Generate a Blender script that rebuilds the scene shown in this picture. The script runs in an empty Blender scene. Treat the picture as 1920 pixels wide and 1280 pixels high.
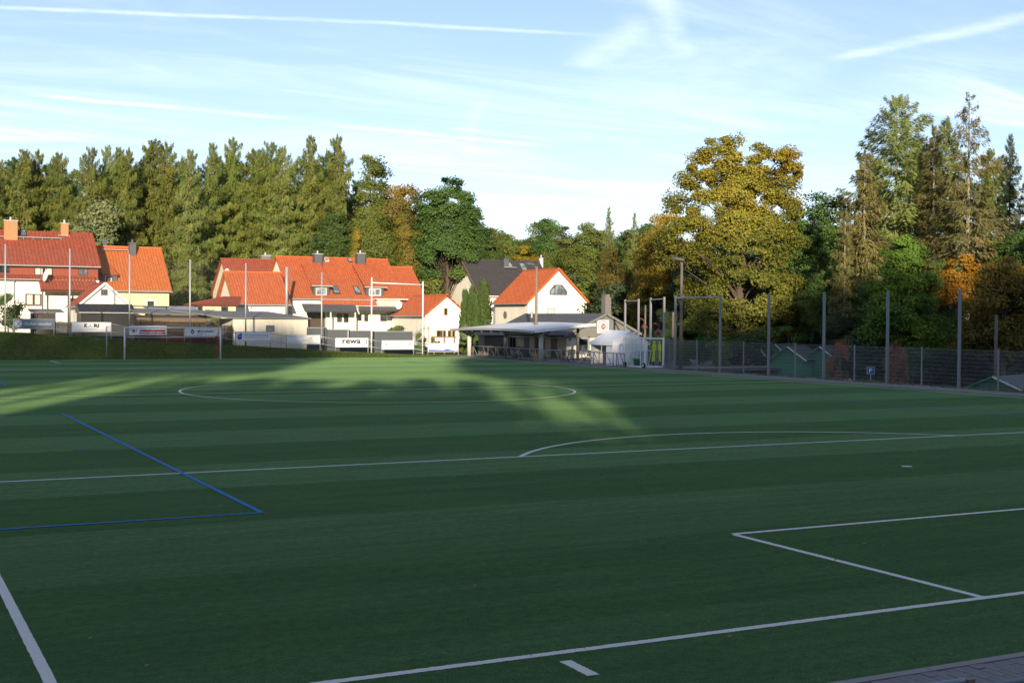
import bpy, math, random
import numpy as np
from mathutils import Vector

# ------------------------------------------------------------------ camera
CAM = np.array([-21.696, -11.262, 3.386]); YAW, PITCH, ROLL, F = 0.471087, -0.0177826, 0.0068346, 2389.72
fw = np.array([math.sin(YAW)*math.cos(PITCH), math.cos(YAW)*math.cos(PITCH), math.sin(PITCH)])
r0 = np.array([math.cos(YAW), -math.sin(YAW), 0.0]); u0 = np.cross(r0, fw)
RT = r0*math.cos(ROLL) + u0*math.sin(ROLL); UP = -r0*math.sin(ROLL) + u0*math.cos(ROLL)
scene = bpy.context.scene
col = scene.collection
cam = bpy.data.cameras.new('camera'); camo = bpy.data.objects.new('camera', cam); col.objects.link(camo)
cam.sensor_width = 36.0; cam.lens = 36.0*F/1920; cam.clip_end = 6000; cam.clip_start = 0.1
from mathutils import Matrix
camo.matrix_world = Matrix(((RT[0], UP[0], -fw[0], CAM[0]), (RT[1], UP[1], -fw[1], CAM[1]), (RT[2], UP[2], -fw[2], CAM[2]), (0, 0, 0, 1)))
scene.camera = camo
scene.cycles.max_bounces = 6; scene.cycles.diffuse_bounces = 3; scene.cycles.transmission_bounces = 3
scene.render.resolution_x, scene.render.resolution_y = 1024, 682

def ray(px, py): return fw + RT*(px-960)/F + UP*(640-py)/F        # photo pixel (1920x1280) -> direction
def PD(px, py, D): return CAM + ray(px, py)*D                      # at depth D along the lens axis
def PY(px, py, Y): d = ray(px, py); return CAM + d*((Y-CAM[1])/d[1])   # on the upright plane y = Y
def PX(px, py, X): d = ray(px, py); return CAM + d*((X-CAM[0])/d[0])   # on the upright plane x = X
def PZ(px, py, Z=0.0): d = ray(px, py); return CAM + d*((Z-CAM[2])/d[2])

# ------------------------------------------------------------------ light
SUN_AZ, SUN_EL = math.radians(205), math.radians(12.5)             # clockwise from +y, behind the camera
SUN_STRENGTH, SKY_STRENGTH, EXPOSURE = 5.0, 0.122, 0.72
vs = scene.view_settings
vs.view_transform = 'Standard'; vs.look = 'None'; vs.gamma = 1; vs.exposure = EXPOSURE; vs.use_curve_mapping = False
sun = bpy.data.lights.new('sun', 'SUN'); sun.energy = SUN_STRENGTH; sun.angle = math.radians(0.8); sun.color = (1.0, 0.83, 0.60)
suno = bpy.data.objects.new('sun', sun); col.objects.link(suno)
sd = Vector((math.sin(SUN_AZ)*math.cos(SUN_EL), math.cos(SUN_AZ)*math.cos(SUN_EL), math.sin(SUN_EL)))
suno.rotation_euler = sd.to_track_quat('Z', 'Y').to_euler(); suno.location = (-60, -120, 60)

world = bpy.data.worlds.new('World'); scene.world = world; world.use_nodes = True
class NT:
    def __init__(s, tree): s.t = tree; s.t.nodes.clear()
    def n(s, typ, **kw):
        x = s.t.nodes.new(typ)
        for k, v in kw.items(): setattr(x, k, v)
        return x
    def l(s, a, b): s.t.links.new(a, b)
    def sock(s, node, i, v):
        if hasattr(v, 'is_linked') or hasattr(v, 'node'): s.l(v, node.inputs[i])
        else: node.inputs[i].default_value = v
    def m(s, op, a, b=0.0, c=None, clamp=False):
        x = s.n('ShaderNodeMath', operation=op); x.use_clamp = clamp
        s.sock(x, 0, a); s.sock(x, 1, b)
        if c is not None: s.sock(x, 2, c)
        return x.outputs[0]
    def mix(s, f, a, b, blend='MIX'):
        x = s.n('ShaderNodeMix', data_type='RGBA', blend_type=blend)
        s.sock(x, 0, f); s.sock(x, 6, a); s.sock(x, 7, b)
        return x.outputs[2]
    def ramp(s, f, stops, interp='LINEAR'):
        x = s.n('ShaderNodeValToRGB'); x.color_ramp.interpolation = interp
        e = x.color_ramp.elements
        while len(e) < len(stops): e.new(0.5)
        for k, (p, c) in enumerate(stops): e[k].position = p; e[k].color = (c[0], c[1], c[2], 1)
        s.l(f, x.inputs[0]); return x.outputs[0]
    def noise(s, vec, scale, detail=4, rough=0.55, dist=0.0):
        x = s.n('ShaderNodeTexNoise'); s.l(vec, x.inputs['Vector'])
        x.inputs['Scale'].default_value = scale; x.inputs['Detail'].default_value = detail
        x.inputs['Roughness'].default_value = rough; x.inputs['Distortion'].default_value = dist
        return x.outputs[0]
    def mapr(s, v, a, b, c=0.0, d=1.0, smooth=True):
        x = s.n('ShaderNodeMapRange'); x.interpolation_type = 'SMOOTHSTEP' if smooth else 'LINEAR'
        s.sock(x, 0, v)
        for i, q in enumerate((a, b, c, d)): x.inputs[i+1].default_value = q
        return x.outputs[0]

def build_world():
    N = NT(world.node_tree)
    out = N.n('ShaderNodeOutputWorld'); bg = N.n('ShaderNodeBackground')
    sky = N.n('ShaderNodeTexSky', sky_type='NISHITA'); sky.sun_disc = False
    sky.sun_elevation = SUN_EL; sky.sun_rotation = SUN_AZ; sky.altitude = 400; sky.air_density = 1.0; sky.dust_density = 0.3; sky.ozone_density = 3.0
    tc = N.n('ShaderNodeTexCoord'); sp = N.n('ShaderNodeSeparateXYZ'); N.l(tc.outputs['Generated'], sp.inputs[0])
    z = N.m('ADD', N.m('MAXIMUM', sp.outputs[2], 0.0), 0.06)
    qx, qy = N.m('DIVIDE', sp.outputs[0], z), N.m('DIVIDE', sp.outputs[1], z)      # cloud sheet coordinates
    cb = N.n('ShaderNodeCombineXYZ'); N.l(qx, cb.inputs[0]); N.l(qy, cb.inputs[1]); q = cb.outputs[0]
    rot = N.n('ShaderNodeMapping'); N.l(q, rot.inputs[0]); rot.inputs['Rotation'].default_value = (0, 0, 0.75); rot.inputs['Scale'].default_value = (0.5, 1.9, 1)
    big = N.mapr(N.noise(q, 0.55, 3, 0.5), 0.45, 0.7)
    wisp = N.mapr(N.noise(rot.outputs[0], 1.1, 8, 0.62, 0.9), 0.40, 0.78)
    veil = N.m('MULTIPLY', wisp, N.m('MULTIPLY_ADD', big, 0.75, 0.35))
    hz = N.mapr(sp.outputs[2], 0.02, 0.30, 0.20, 0.12)                             # pale layer low over the horizon
    cl = N.m('ADD', N.m('MULTIPLY', veil, 0.95), hz, clamp=True)
    wob = N.noise(q, 2.2, 4, 0.6)
    def qc(px, py):
        d = ray(px, py); d = d/np.linalg.norm(d); k = max(d[2], 0)+0.06; return np.array([d[0]/k, d[1]/k])
    soft = N.mapr(N.noise(q, 5.0, 6, 0.7), 0.25, 0.7)
    for (a, b, w, s) in [((-300, 5), (1150, 68), 0.030, 0.62), ((60, 178), (560, 224), 0.050, 0.85), ((600, 232), (1030, 275), 0.055, 0.8), ((840, 240), (1035, 264), 0.045, 0.5),
                         ((-200, 222), (190, 268), 0.06, 0.6), ((-100, 188), (60, 197), 0.04, 0.5), ((1560, 112), (2100, 0), 0.07, 0.6), ((1232, -20), (1290, 108), 0.06, 0.45),
                         ((1090, 128), (1215, 22), 0.09, 0.4), ((1330, 60), (1250, 230), 0.5, 0.30), ((870, 300), (905, 165), 0.05, 0.25), ((520, 168), (780, 200), 0.03, 0.3)]:
        A, B = qc(*a), qc(*b); L = np.linalg.norm(B-A); t = (B-A)/L; n = np.array([-t[1], t[0]])
        da = N.m('ADD', N.m('ADD', N.m('MULTIPLY', qx, float(n[0])), N.m('MULTIPLY', qy, float(n[1]))), float(-(n@A)))
        da = N.m('ADD', da, N.m('MULTIPLY_ADD', wob, w*1.6, -w*0.8))
        al = N.m('DIVIDE', N.m('ADD', N.m('ADD', N.m('MULTIPLY', qx, float(t[0])), N.m('MULTIPLY', qy, float(t[1]))), float(-(t@A))), float(L))
        e = N.m('MULTIPLY', N.mapr(al, -0.05, 0.12), N.mapr(al, 0.8, 1.06, 1.0, 0.0))
        msk = N.m('MULTIPLY', N.mapr(N.m('ABSOLUTE', da), 0.0, w, 1.0, 0.0), N.m('MULTIPLY', N.m('MULTIPLY', e, s), N.m('MULTIPLY_ADD', soft, 0.75, 0.25)))
        cl = N.m('ADD', cl, N.m('MULTIPLY', msk, N.m('SUBTRACT', 1.0, cl)), clamp=True)
    air = N.mix(1.0, sky.outputs[0], (1.04, 0.90, 0.93, 1), 'MULTIPLY')
    ccol = N.mix(1.0, air, (0.5, 0.5, 0.5, 1), 'MULTIPLY')
    ccol = N.mix(1.0, ccol, (4.5, 4.55, 4.6, 1), 'ADD')
    c = N.mix(cl, air, ccol)
    N.l(c, bg.inputs[0]); bg.inputs[1].default_value = SKY_STRENGTH
    N.l(bg.outputs[0], out.inputs[0])
build_world()

# ------------------------------------------------------------------ materials
MATS = {}
def base_mat(name):
    m = bpy.data.materials.new(name); m.use_nodes = True; N = NT(m.node_tree)
    o = N.n('ShaderNodeOutputMaterial'); p = N.n('ShaderNodeBsdfPrincipled'); N.l(p.outputs[0], o.inputs[0])
    MATS[name] = m; return m, N, p, o
def mat(name, c, rough=0.7, metal=0.0, var=0.18, scale=3.0, bump=0.0, bscale=20.0, spec=0.3, coord='Object'):
    if name in MATS: return MATS[name]
    m, N, p, o = base_mat(name)
    tc = N.n('ShaderNodeTexCoord'); v = tc.outputs[coord]
    nz = N.noise(v, scale, 5, 0.6)
    a = tuple(max(0, x*(1-var)) for x in c)+(1,); b = tuple(min(1, x*(1+var)) for x in c)+(1,)
    N.l(N.mix(nz, a, b), p.inputs['Base Color'])
    p.inputs['Roughness'].default_value = rough; p.inputs['Metallic'].default_value = metal; p.inputs['Specular IOR Level'].default_value = spec
    if bump:
        bp = N.n('ShaderNodeBump'); bp.inputs['Strength'].default_value = bump; bp.inputs['Distance'].default_value = 0.02
        N.l(N.noise(v, bscale, 4, 0.6), bp.inputs['Height']); N.l(bp.outputs[0], p.inputs['Normal'])
    return m
def plaster(name, c, dirt=0.17):
    m, N, p, o = base_mat(name)
    tc = N.n('ShaderNodeTexCoord'); v = tc.outputs['Object']
    st = N.n('ShaderNodeMapping'); N.l(v, st.inputs[0]); st.inputs['Scale'].default_value = (1.2, 1.2, 0.25)
    f = N.mapr(N.noise(st.outputs[0], 1.4, 6, 0.65), 0.45, 0.8)
    d = tuple(x*(1-dirt*2.2) for x in c)+(1,)
    a = N.mix(N.noise(v, 0.6, 4), tuple(c)+(1,), tuple(x*0.93 for x in c)+(1,))
    N.l(N.mix(N.m('MULTIPLY', f, 0.6), a, d), p.inputs['Base Color']); p.inputs['Roughness'].default_value = 0.9; p.inputs['Specular IOR Level'].default_value = 0.15
    bp = N.n('ShaderNodeBump'); bp.inputs['Strength'].default_value = 0.25; bp.inputs['Distance'].default_value = 0.01
    N.l(N.noise(v, 30, 3), bp.inputs['Height']); N.l(bp.outputs[0], p.inputs['Normal'])
    return m
def tiles(name, c1, c2, w=0.24, h=0.34, moss=0.25, mossc=(0.10, 0.075, 0.05)):
    m, N, p, o = base_mat(name)
    uv = N.n('ShaderNodeUVMap'); br = N.n('ShaderNodeTexBrick'); N.l(uv.outputs[0], br.inputs['Vector'])
    br.offset = 0.5
    for k, vv in (('Scale', 1.0), ('Mortar Size', 0.018), ('Mortar Smooth', 0.4), ('Bias', 0.0), ('Brick Width', w), ('Row Height', h)): br.inputs[k].default_value = vv
    br.inputs['Color1'].default_value = tuple(c1)+(1,); br.inputs['Color2'].default_value = tuple(c2)+(1,)
    br.inputs['Mortar'].default_value = tuple(x*0.55 for x in c1)+(1,)
    tc = N.n('ShaderNodeTexCoord')
    f = N.m('MULTIPLY', N.mapr(N.noise(tc.outputs['Object'], 0.7, 6, 0.65), 0.45, 0.75), moss)
    N.l(N.mix(f, br.outputs[0], tuple(mossc)+(1,)), p.inputs['Base Color']); p.inputs['Roughness'].default_value = 0.75; p.inputs['Specular IOR Level'].default_value = 0.25
    bp = N.n('ShaderNodeBump'); bp.inputs['Strength'].default_value = 0.5; bp.inputs['Distance'].default_value = 0.03; bp.invert = True
    N.l(br.outputs[1], bp.inputs['Height']); N.l(bp.outputs[0], p.inputs['Normal'])
    return m
def glass_mat(name, c=(0.02, 0.025, 0.03)):
    m, N, p, o = base_mat(name)
    tc = N.n('ShaderNodeTexCoord')
    f = N.mapr(N.noise(tc.outputs['Object'], 1.3, 2), 0.45, 0.6)
    N.l(N.mix(f, tuple(c)+(1,), tuple(x*2.2+0.01 for x in c)+(1,)), p.inputs['Base Color'])
    p.inputs['Roughness'].default_value = 0.06; p.inputs['Specular IOR Level'].default_value = 0.6
    return m
def leaf_mat(name, stops, transl=0.35, hv=0.10, round_n=1.1):
    m, N, p, o = base_mat(name)
    at = N.n('ShaderNodeAttribute'); at.attribute_name = 'tint'
    c = N.ramp(at.outputs['Fac'], stops)
    oi = N.n('ShaderNodeObjectInfo')
    h = N.n('ShaderNodeHueSaturation'); N.l(c, h.inputs['Color'])
    N.l(N.m('MULTIPLY_ADD', oi.outputs['Random'], 0.024, 0.494), h.inputs['Hue'])
    N.l(N.m('MULTIPLY_ADD', oi.outputs['Random'], hv*2, 1-hv), h.inputs['Value'])
    N.l(h.outputs[0], p.inputs['Base Color']); p.inputs['Roughness'].default_value = 0.6; p.inputs['Specular IOR Level'].default_value = 0.2
    tr = N.n('ShaderNodeBsdfTranslucent'); N.l(h.outputs[0], tr.inputs[0])
    tc = N.n('ShaderNodeTexCoord'); sp = N.n('ShaderNodeVectorMath', operation='MULTIPLY'); N.l(tc.outputs['Object'], sp.inputs[0]); sp.inputs[1].default_value = (1, 1, 0.0)
    vt = N.n('ShaderNodeVectorTransform', vector_type='VECTOR', convert_from='OBJECT', convert_to='WORLD'); N.l(sp.outputs[0], vt.inputs[0])
    nm = N.n('ShaderNodeVectorMath', operation='NORMALIZE'); N.l(vt.outputs[0], nm.inputs[0])
    ge = N.n('ShaderNodeNewGeometry'); ad = N.n('ShaderNodeVectorMath', operation='MULTIPLY_ADD'); N.l(nm.outputs[0], ad.inputs[0]); ad.inputs[1].default_value = (round_n,)*3; N.l(ge.outputs['Normal'], ad.inputs[2])
    a2 = N.n('ShaderNodeVectorMath', operation='ADD'); N.l(ad.outputs[0], a2.inputs[0]); a2.inputs[1].default_value = (0, 0, 0.25*round_n)
    n2 = N.n('ShaderNodeVectorMath', operation='NORMALIZE'); N.l(a2.outputs[0], n2.inputs[0]); N.l(n2.outputs[0], p.inputs['Normal'])
    mx = N.n('ShaderNodeMixShader'); mx.inputs[0].default_value = transl
    N.l(p.outputs[0], mx.inputs[1]); N.l(tr.outputs[0], mx.inputs[2]); N.l(mx.outputs[0], o.inputs[0])
    return m

mat('white_paint', (0.70, 0.71, 0.72), 0.4, var=0.05)
mat('galvanised', (0.36, 0.38, 0.40), 0.5, 0.3, var=0.15)
mat('dark_galvanised', (0.20, 0.23, 0.25), 0.5, 0.3, var=0.15)
mat('grey_metal', (0.27, 0.28, 0.29), 0.5, 0.2)
mat('sheet_grey', (0.16, 0.165, 0.17), 0.6)
mat('anthracite', (0.045, 0.05, 0.055), 0.6)
mat('black_tarp', (0.018, 0.019, 0.022), 0.55, bump=0.6, bscale=3)
mat('dark_wood', (0.04, 0.032, 0.025), 0.85, var=0.4, scale=6)
mat('grey_wood', (0.13, 0.11, 0.095), 0.85, var=0.35, scale=5)
mat('pole_wood', (0.20, 0.155, 0.115), 0.85, var=0.3, scale=4)
mat('brown_frame', (0.07, 0.05, 0.04), 0.6)
mat('yellow_wood', (0.42, 0.26, 0.10), 0.6)
mat('orange_wood', (0.40, 0.15, 0.04), 0.6)
mat('red_net', (0.30, 0.045, 0.03), 0.8)
mat('green_net', (0.02, 0.20, 0.15), 0.8)
mat('net_cord', (0.10, 0.12, 0.11), 0.8)
mat('cable', (0.03, 0.03, 0.03), 0.7)
mat('brick_chimney', (0.48, 0.20, 0.10), 0.85, var=0.2, scale=8)
mat('concrete_chimney', (0.16, 0.15, 0.145), 0.9, var=0.35, scale=4)
mat('slate_clad', (0.085, 0.09, 0.10), 0.6, var=0.25, scale=6)
mat('shed_green', (0.045, 0.19, 0.11), 0.7)
mat('grey_fence', (0.085, 0.10, 0.115), 0.65)
mat('tent_white', (0.80, 0.81, 0.84), 0.65, bump=0.5, bscale=2.0)
mat('canopy_white', (0.74, 0.74, 0.75), 0.55, var=0.06, scale=1)
mat('rubber', (0.015, 0.015, 0.016), 0.7)
mat('dummy_yellow', (0.55, 0.70, 0.05), 0.6)
mat('lamp_red', (0.15, 0.045, 0.06), 0.5)
mat('sign_blue', (0.012, 0.09, 0.38), 0.4, var=0.05)
mat('board_blue', (0.03, 0.10, 0.42), 0.5, var=0.05)
mat('board_grey', (0.17, 0.22, 0.28), 0.5, var=0.05)
mat('print_black', (0.02, 0.02, 0.025), 0.5, var=0.05)
mat('print_red', (0.42, 0.02, 0.05), 0.5, var=0.05)
mat('print_green', (0.16, 0.52, 0.12), 0.5, var=0.05)
mat('print_pale', (0.22, 0.22, 0.25), 0.5, var=0.05)
mat('print_blue', (0.04, 0.06, 0.42), 0.5, var=0.05)
mat('print_sky', (0.12, 0.30, 0.70), 0.5, var=0.05)
mat('curtain', (0.55, 0.53, 0.48), 0.9, var=0.2, scale=9)
mat('furniture', (0.055, 0.04, 0.035), 0.7)
mat('bark', (0.085, 0.065, 0.05), 0.95, var=0.4, scale=3, bump=0.6, bscale=6)
mat('bark_pale', (0.26, 0.23, 0.19), 0.95, var=0.35, scale=3, bump=0.5, bscale=6)
mat('bark_red', (0.17, 0.115, 0.08), 0.95, var=0.35, scale=3, bump=0.6, bscale=6)
mat('line_white', (0.60, 0.60, 0.57), 0.9, var=0.30, scale=55, coord='Object')
mat('line_blue', (0.012, 0.15, 0.44), 0.85, var=0.15, scale=30)
mat('paver', (0.19, 0.185, 0.19), 0.85, var=0.28, scale=2.3, bump=0.3, bscale=60)
mat('kerb', (0.24, 0.235, 0.235), 0.85, var=0.2, scale=3, bump=0.3, bscale=60)
mat('joint_sand', (0.06, 0.058, 0.05), 0.95, var=0.4, scale=20)
mat('lamp_glass', (0.6, 0.6, 0.55), 0.3)
mat('fallen_leaf', (0.26, 0.16, 0.08), 0.8, var=0.5, scale=4)
mat('flower_yellow', (0.70, 0.48, 0.03), 0.7)
plaster('wall_white', (0.80, 0.77, 0.68)); plaster('wall_cream', (0.74, 0.66, 0.48)); plaster('wall_yellow', (0.64, 0.56, 0.38))
plaster('wall_shed', (0.66, 0.62, 0.53), 0.2); plaster('wall_club', (0.62, 0.58, 0.47), 0.15); plaster('wall_grey', (0.50, 0.49, 0.46))
tiles('tile_orange', (0.38, 0.092, 0.034), (0.46, 0.125, 0.048), moss=0.30, mossc=(0.26, 0.075, 0.035))
tiles('tile_bright', (0.42, 0.115, 0.034), (0.49, 0.145, 0.045), moss=0.2, mossc=(0.32, 0.10, 0.04))
tiles('tile_brown', (0.26, 0.062, 0.036), (0.32, 0.082, 0.045), moss=0.35, mossc=(0.14, 0.045, 0.035))
tiles('tile_dark', (0.050, 0.048, 0.052), (0.065, 0.06, 0.062), moss=0.3, mossc=(0.035, 0.032, 0.03))
tiles('felt_grey', (0.095, 0.10, 0.105), (0.105, 0.108, 0.115), w=6, h=1.0, moss=0.5, mossc=(0.06, 0.058, 0.055))
for k_, c_ in (('tile_orange', (0.46, 0.11, 0.035)), ('tile_bright', (0.52, 0.14, 0.035)), ('tile_brown', (0.25, 0.062, 0.038)), ('tile_dark', (0.05, 0.048, 0.05)), ('felt_grey', (0.10, 0.10, 0.105))): mat(k_+'_plain', c_, 0.8)
glass_mat('glass'); glass_mat('glass_sky', (0.10, 0.13, 0.16))
G4 = lambda *a: list(a)
leaf_mat('leaf_larch', [(0, (0.115, 0.150, 0.036)), (0.5, (0.195, 0.225, 0.050)), (0.92, (0.27, 0.275, 0.065)), (1, (0.33, 0.27, 0.085))])
leaf_mat('leaf_larch_pale', [(0, (0.144, 0.189, 0.054)), (0.6, (0.234, 0.270, 0.076)), (1, (0.343, 0.343, 0.109))])
leaf_mat('leaf_spruce', [(0, (0.029, 0.047, 0.023)), (0.6, (0.055, 0.081, 0.033)), (1, (0.098, 0.111, 0.042))], 0.15)
leaf_mat('leaf_spruce_brown', [(0, (0.111, 0.114, 0.036)), (0.5, (0.195, 0.179, 0.058)), (1, (0.286, 0.215, 0.085))], 0.25)
leaf_mat('leaf_green', [(0, (0.055, 0.108, 0.030)), (0.6, (0.103, 0.169, 0.041)), (0.95, (0.178, 0.233, 0.055)), (1, (0.374, 0.317, 0.066))])
leaf_mat('leaf_mid', [(0, (0.098, 0.139, 0.029)), (0.6, (0.171, 0.204, 0.043)), (0.9, (0.276, 0.260, 0.053)), (1, (0.488, 0.276, 0.057))])
leaf_mat('leaf_fresh', [(0, (0.081, 0.154, 0.024)), (0.6, (0.146, 0.243, 0.035)), (1, (0.308, 0.356, 0.057))])
leaf_mat('leaf_willow', [(0, (0.132, 0.163, 0.070)), (0.6, (0.209, 0.233, 0.101)), (1, (0.310, 0.310, 0.139))])
leaf_mat('leaf_gold', [(0, (0.159, 0.144, 0.022)), (0.5, (0.316, 0.245, 0.031)), (0.85, (0.517, 0.316, 0.036)), (1, (0.661, 0.288, 0.043))])
leaf_mat('leaf_rust', [(0, (0.110, 0.102, 0.025)), (0.5, (0.220, 0.164, 0.034)), (0.85, (0.354, 0.191, 0.041)), (1, (0.464, 0.218, 0.041))])
leaf_mat('leaf_orange', [(0, (0.17, 0.12, 0.02)), (0.45, (0.36, 0.17, 0.022)), (1, (0.60, 0.19, 0.02))])
leaf_mat('leaf_yellow', [(0, (0.14, 0.14, 0.02)), (0.6, (0.28, 0.25, 0.03)), (1, (0.42, 0.33, 0.04))])
leaf_mat('leaf_maple', [(0, (0.105, 0.130, 0.026)), (0.35, (0.245, 0.250, 0.040)), (0.62, (0.390, 0.340, 0.050)), (0.85, (0.50, 0.35, 0.05)), (1, (0.58, 0.25, 0.04))])
leaf_mat('leaf_thuja', [(0, (0.054, 0.096, 0.026)), (0.6, (0.090, 0.144, 0.036)), (1, (0.144, 0.192, 0.054))])
leaf_mat('leaf_hornbeam', [(0, (0.22, 0.12, 0.05)), (0.5, (0.42, 0.17, 0.07)), (1, (0.55, 0.22, 0.08))])
leaf_mat('blade_green', [(0, (0.075, 0.105, 0.022)), (0.5, (0.125, 0.165, 0.036)), (0.9, (0.18, 0.21, 0.05)), (1, (0.26, 0.22, 0.08))], 0.45, 0.0, 0.0)

def turf_material():
    m, N, p, o = base_mat('turf')
    tc = N.n('ShaderNodeTexCoord'); v = tc.outputs['Object']; sp = N.n('ShaderNodeSeparateXYZ'); N.l(v, sp.inputs[0])
    edge = N.noise(v, 1.2, 5, 0.7)
    y = N.m('ADD', sp.outputs[1], N.m('MULTIPLY_ADD', edge, 0.5, -0.25))
    t = N.m('FRACT', N.m('DIVIDE', N.m('ADD', y, 100-0.4), 8.4))          # turf rolls 4.2 m wide, pile laid alternately
    band = N.m('MULTIPLY', N.mapr(t, 0.485, 0.515), N.mapr(t, 0.985, 1.0, 1.0, 0.0))
    band = N.m('ADD', band, N.mapr(t, 0.0, 0.015, 0.0, 0.0))
    st = N.n('ShaderNodeMapping'); N.l(v, st.inputs[0]); st.inputs['Scale'].default_value = (0.10, 1.1, 1)
    brush = N.noise(st.outputs[0], 1.0, 6, 0.7)
    band = N.m('MULTIPLY', band, N.mapr(sp.outputs[1], 2.0, 14.0, 0.25, 1.0))
    band = N.m('ADD', N.m('MULTIPLY', band, 0.9), N.m('MULTIPLY_ADD', brush, 1.3, -0.52), clamp=True)
    c = N.mix(band, (0.018, 0.056, 0.017, 1), (0.056, 0.118, 0.052, 1))
    patch = N.mapr(N.noise(v, 0.35, 5, 0.65), 0.4, 0.75)
    c = N.mix(N.m('MULTIPLY', patch, 0.35), c, (0.050, 0.080, 0.020, 1))
    sx = N.n('ShaderNodeMapping'); N.l(v, sx.inputs[0]); sx.inputs['Scale'].default_value = (1.0, 0.45, 1)
    fine = N.mapr(N.noise(sx.outputs[0], 60, 3, 0.8), 0.30, 0.70, 0.35, 1.75); mid = N.m('MULTIPLY', N.mapr(N.noise(v, 7, 5, 0.75), 0.3, 0.7, 0.66, 1.38), N.mapr(N.noise(st.outputs[0], 3.2, 5, 0.7), 0.3, 0.7, 0.80, 1.22))
    f = N.m('MULTIPLY', fine, mid)
    cc = N.n('ShaderNodeCombineColor'); 
    for i in range(3): N.l(f, cc.inputs[i])
    c = N.mix(1.0, c, cc.outputs[0], 'MULTIPLY')
    N.l(c, p.inputs['Base Color']); p.inputs['Roughness'].default_value = 1.0; p.inputs['Specular IOR Level'].default_value = 0.04
    bp = N.n('ShaderNodeBump'); bp.inputs['Strength'].default_value = 0.9; bp.inputs['Distance'].default_value = 0.03
    p.inputs['Sheen Weight'].default_value = 0.33; p.inputs['Sheen Roughness'].default_value = 0.5; p.inputs['Sheen Tint'].default_value = (0.33, 0.59, 0.22, 1)
    N.l(N.m('ADD', N.noise(sx.outputs[0], 60, 3, 0.8), N.m('MULTIPLY', N.noise(v, 6, 3), 0.5)), bp.inputs['Height']); N.l(bp.outputs[0], p.inputs['Normal'])
turf_material()
def ground_material():
    m, N, p, o = base_mat('meadow')
    tc = N.n('ShaderNodeTexCoord'); v = tc.outputs['Object']
    a = N.mix(N.noise(v, 0.25, 6, 0.6), (0.045, 0.075, 0.018, 1), (0.095, 0.115, 0.032, 1))
    d = N.mapr(N.noise(v, 0.9, 7, 0.7), 0.5, 0.72)
    c = N.mix(N.m('MULTIPLY', d, 0.5), a, (0.075, 0.060, 0.032, 1))
    N.l(c, p.inputs['Base Color']); p.inputs['Roughness'].default_value = 0.95; p.inputs['Specular IOR Level'].default_value = 0.1
    bp = N.n('ShaderNodeBump'); bp.inputs['Strength'].default_value = 0.8; bp.inputs['Distance'].default_value = 0.15
    N.l(N.noise(v, 3.5, 6, 0.7), bp.inputs['Height']); N.l(bp.outputs[0], p.inputs['Normal'])
ground_material()
def paving_material():
    m, N, p, o = base_mat('paving')
    tc = N.n('ShaderNodeTexCoord'); br = N.n('ShaderNodeTexBrick'); N.l(tc.outputs['Object'], br.inputs['Vector'])
    for k, vv in (('Scale', 1.0), ('Mortar Size', 0.008), ('Brick Width', 0.2), ('Row Height', 0.1)): br.inputs[k].default_value = vv
    br.inputs['Color1'].default_value = (0.17, 0.165, 0.165, 1); br.inputs['Color2'].default_value = (0.21, 0.20, 0.20, 1); br.inputs['Mortar'].default_value = (0.07, 0.07, 0.065, 1)
    f = N.mapr(N.noise(tc.outputs['Object'], 0.5, 6, 0.65), 0.4, 0.7)
    N.l(N.mix(N.m('MULTIPLY', f, 0.4), br.outputs[0], (0.12, 0.11, 0.10, 1)), p.inputs['Base Color']); p.inputs['Roughness'].default_value = 0.9
paving_material()

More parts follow.
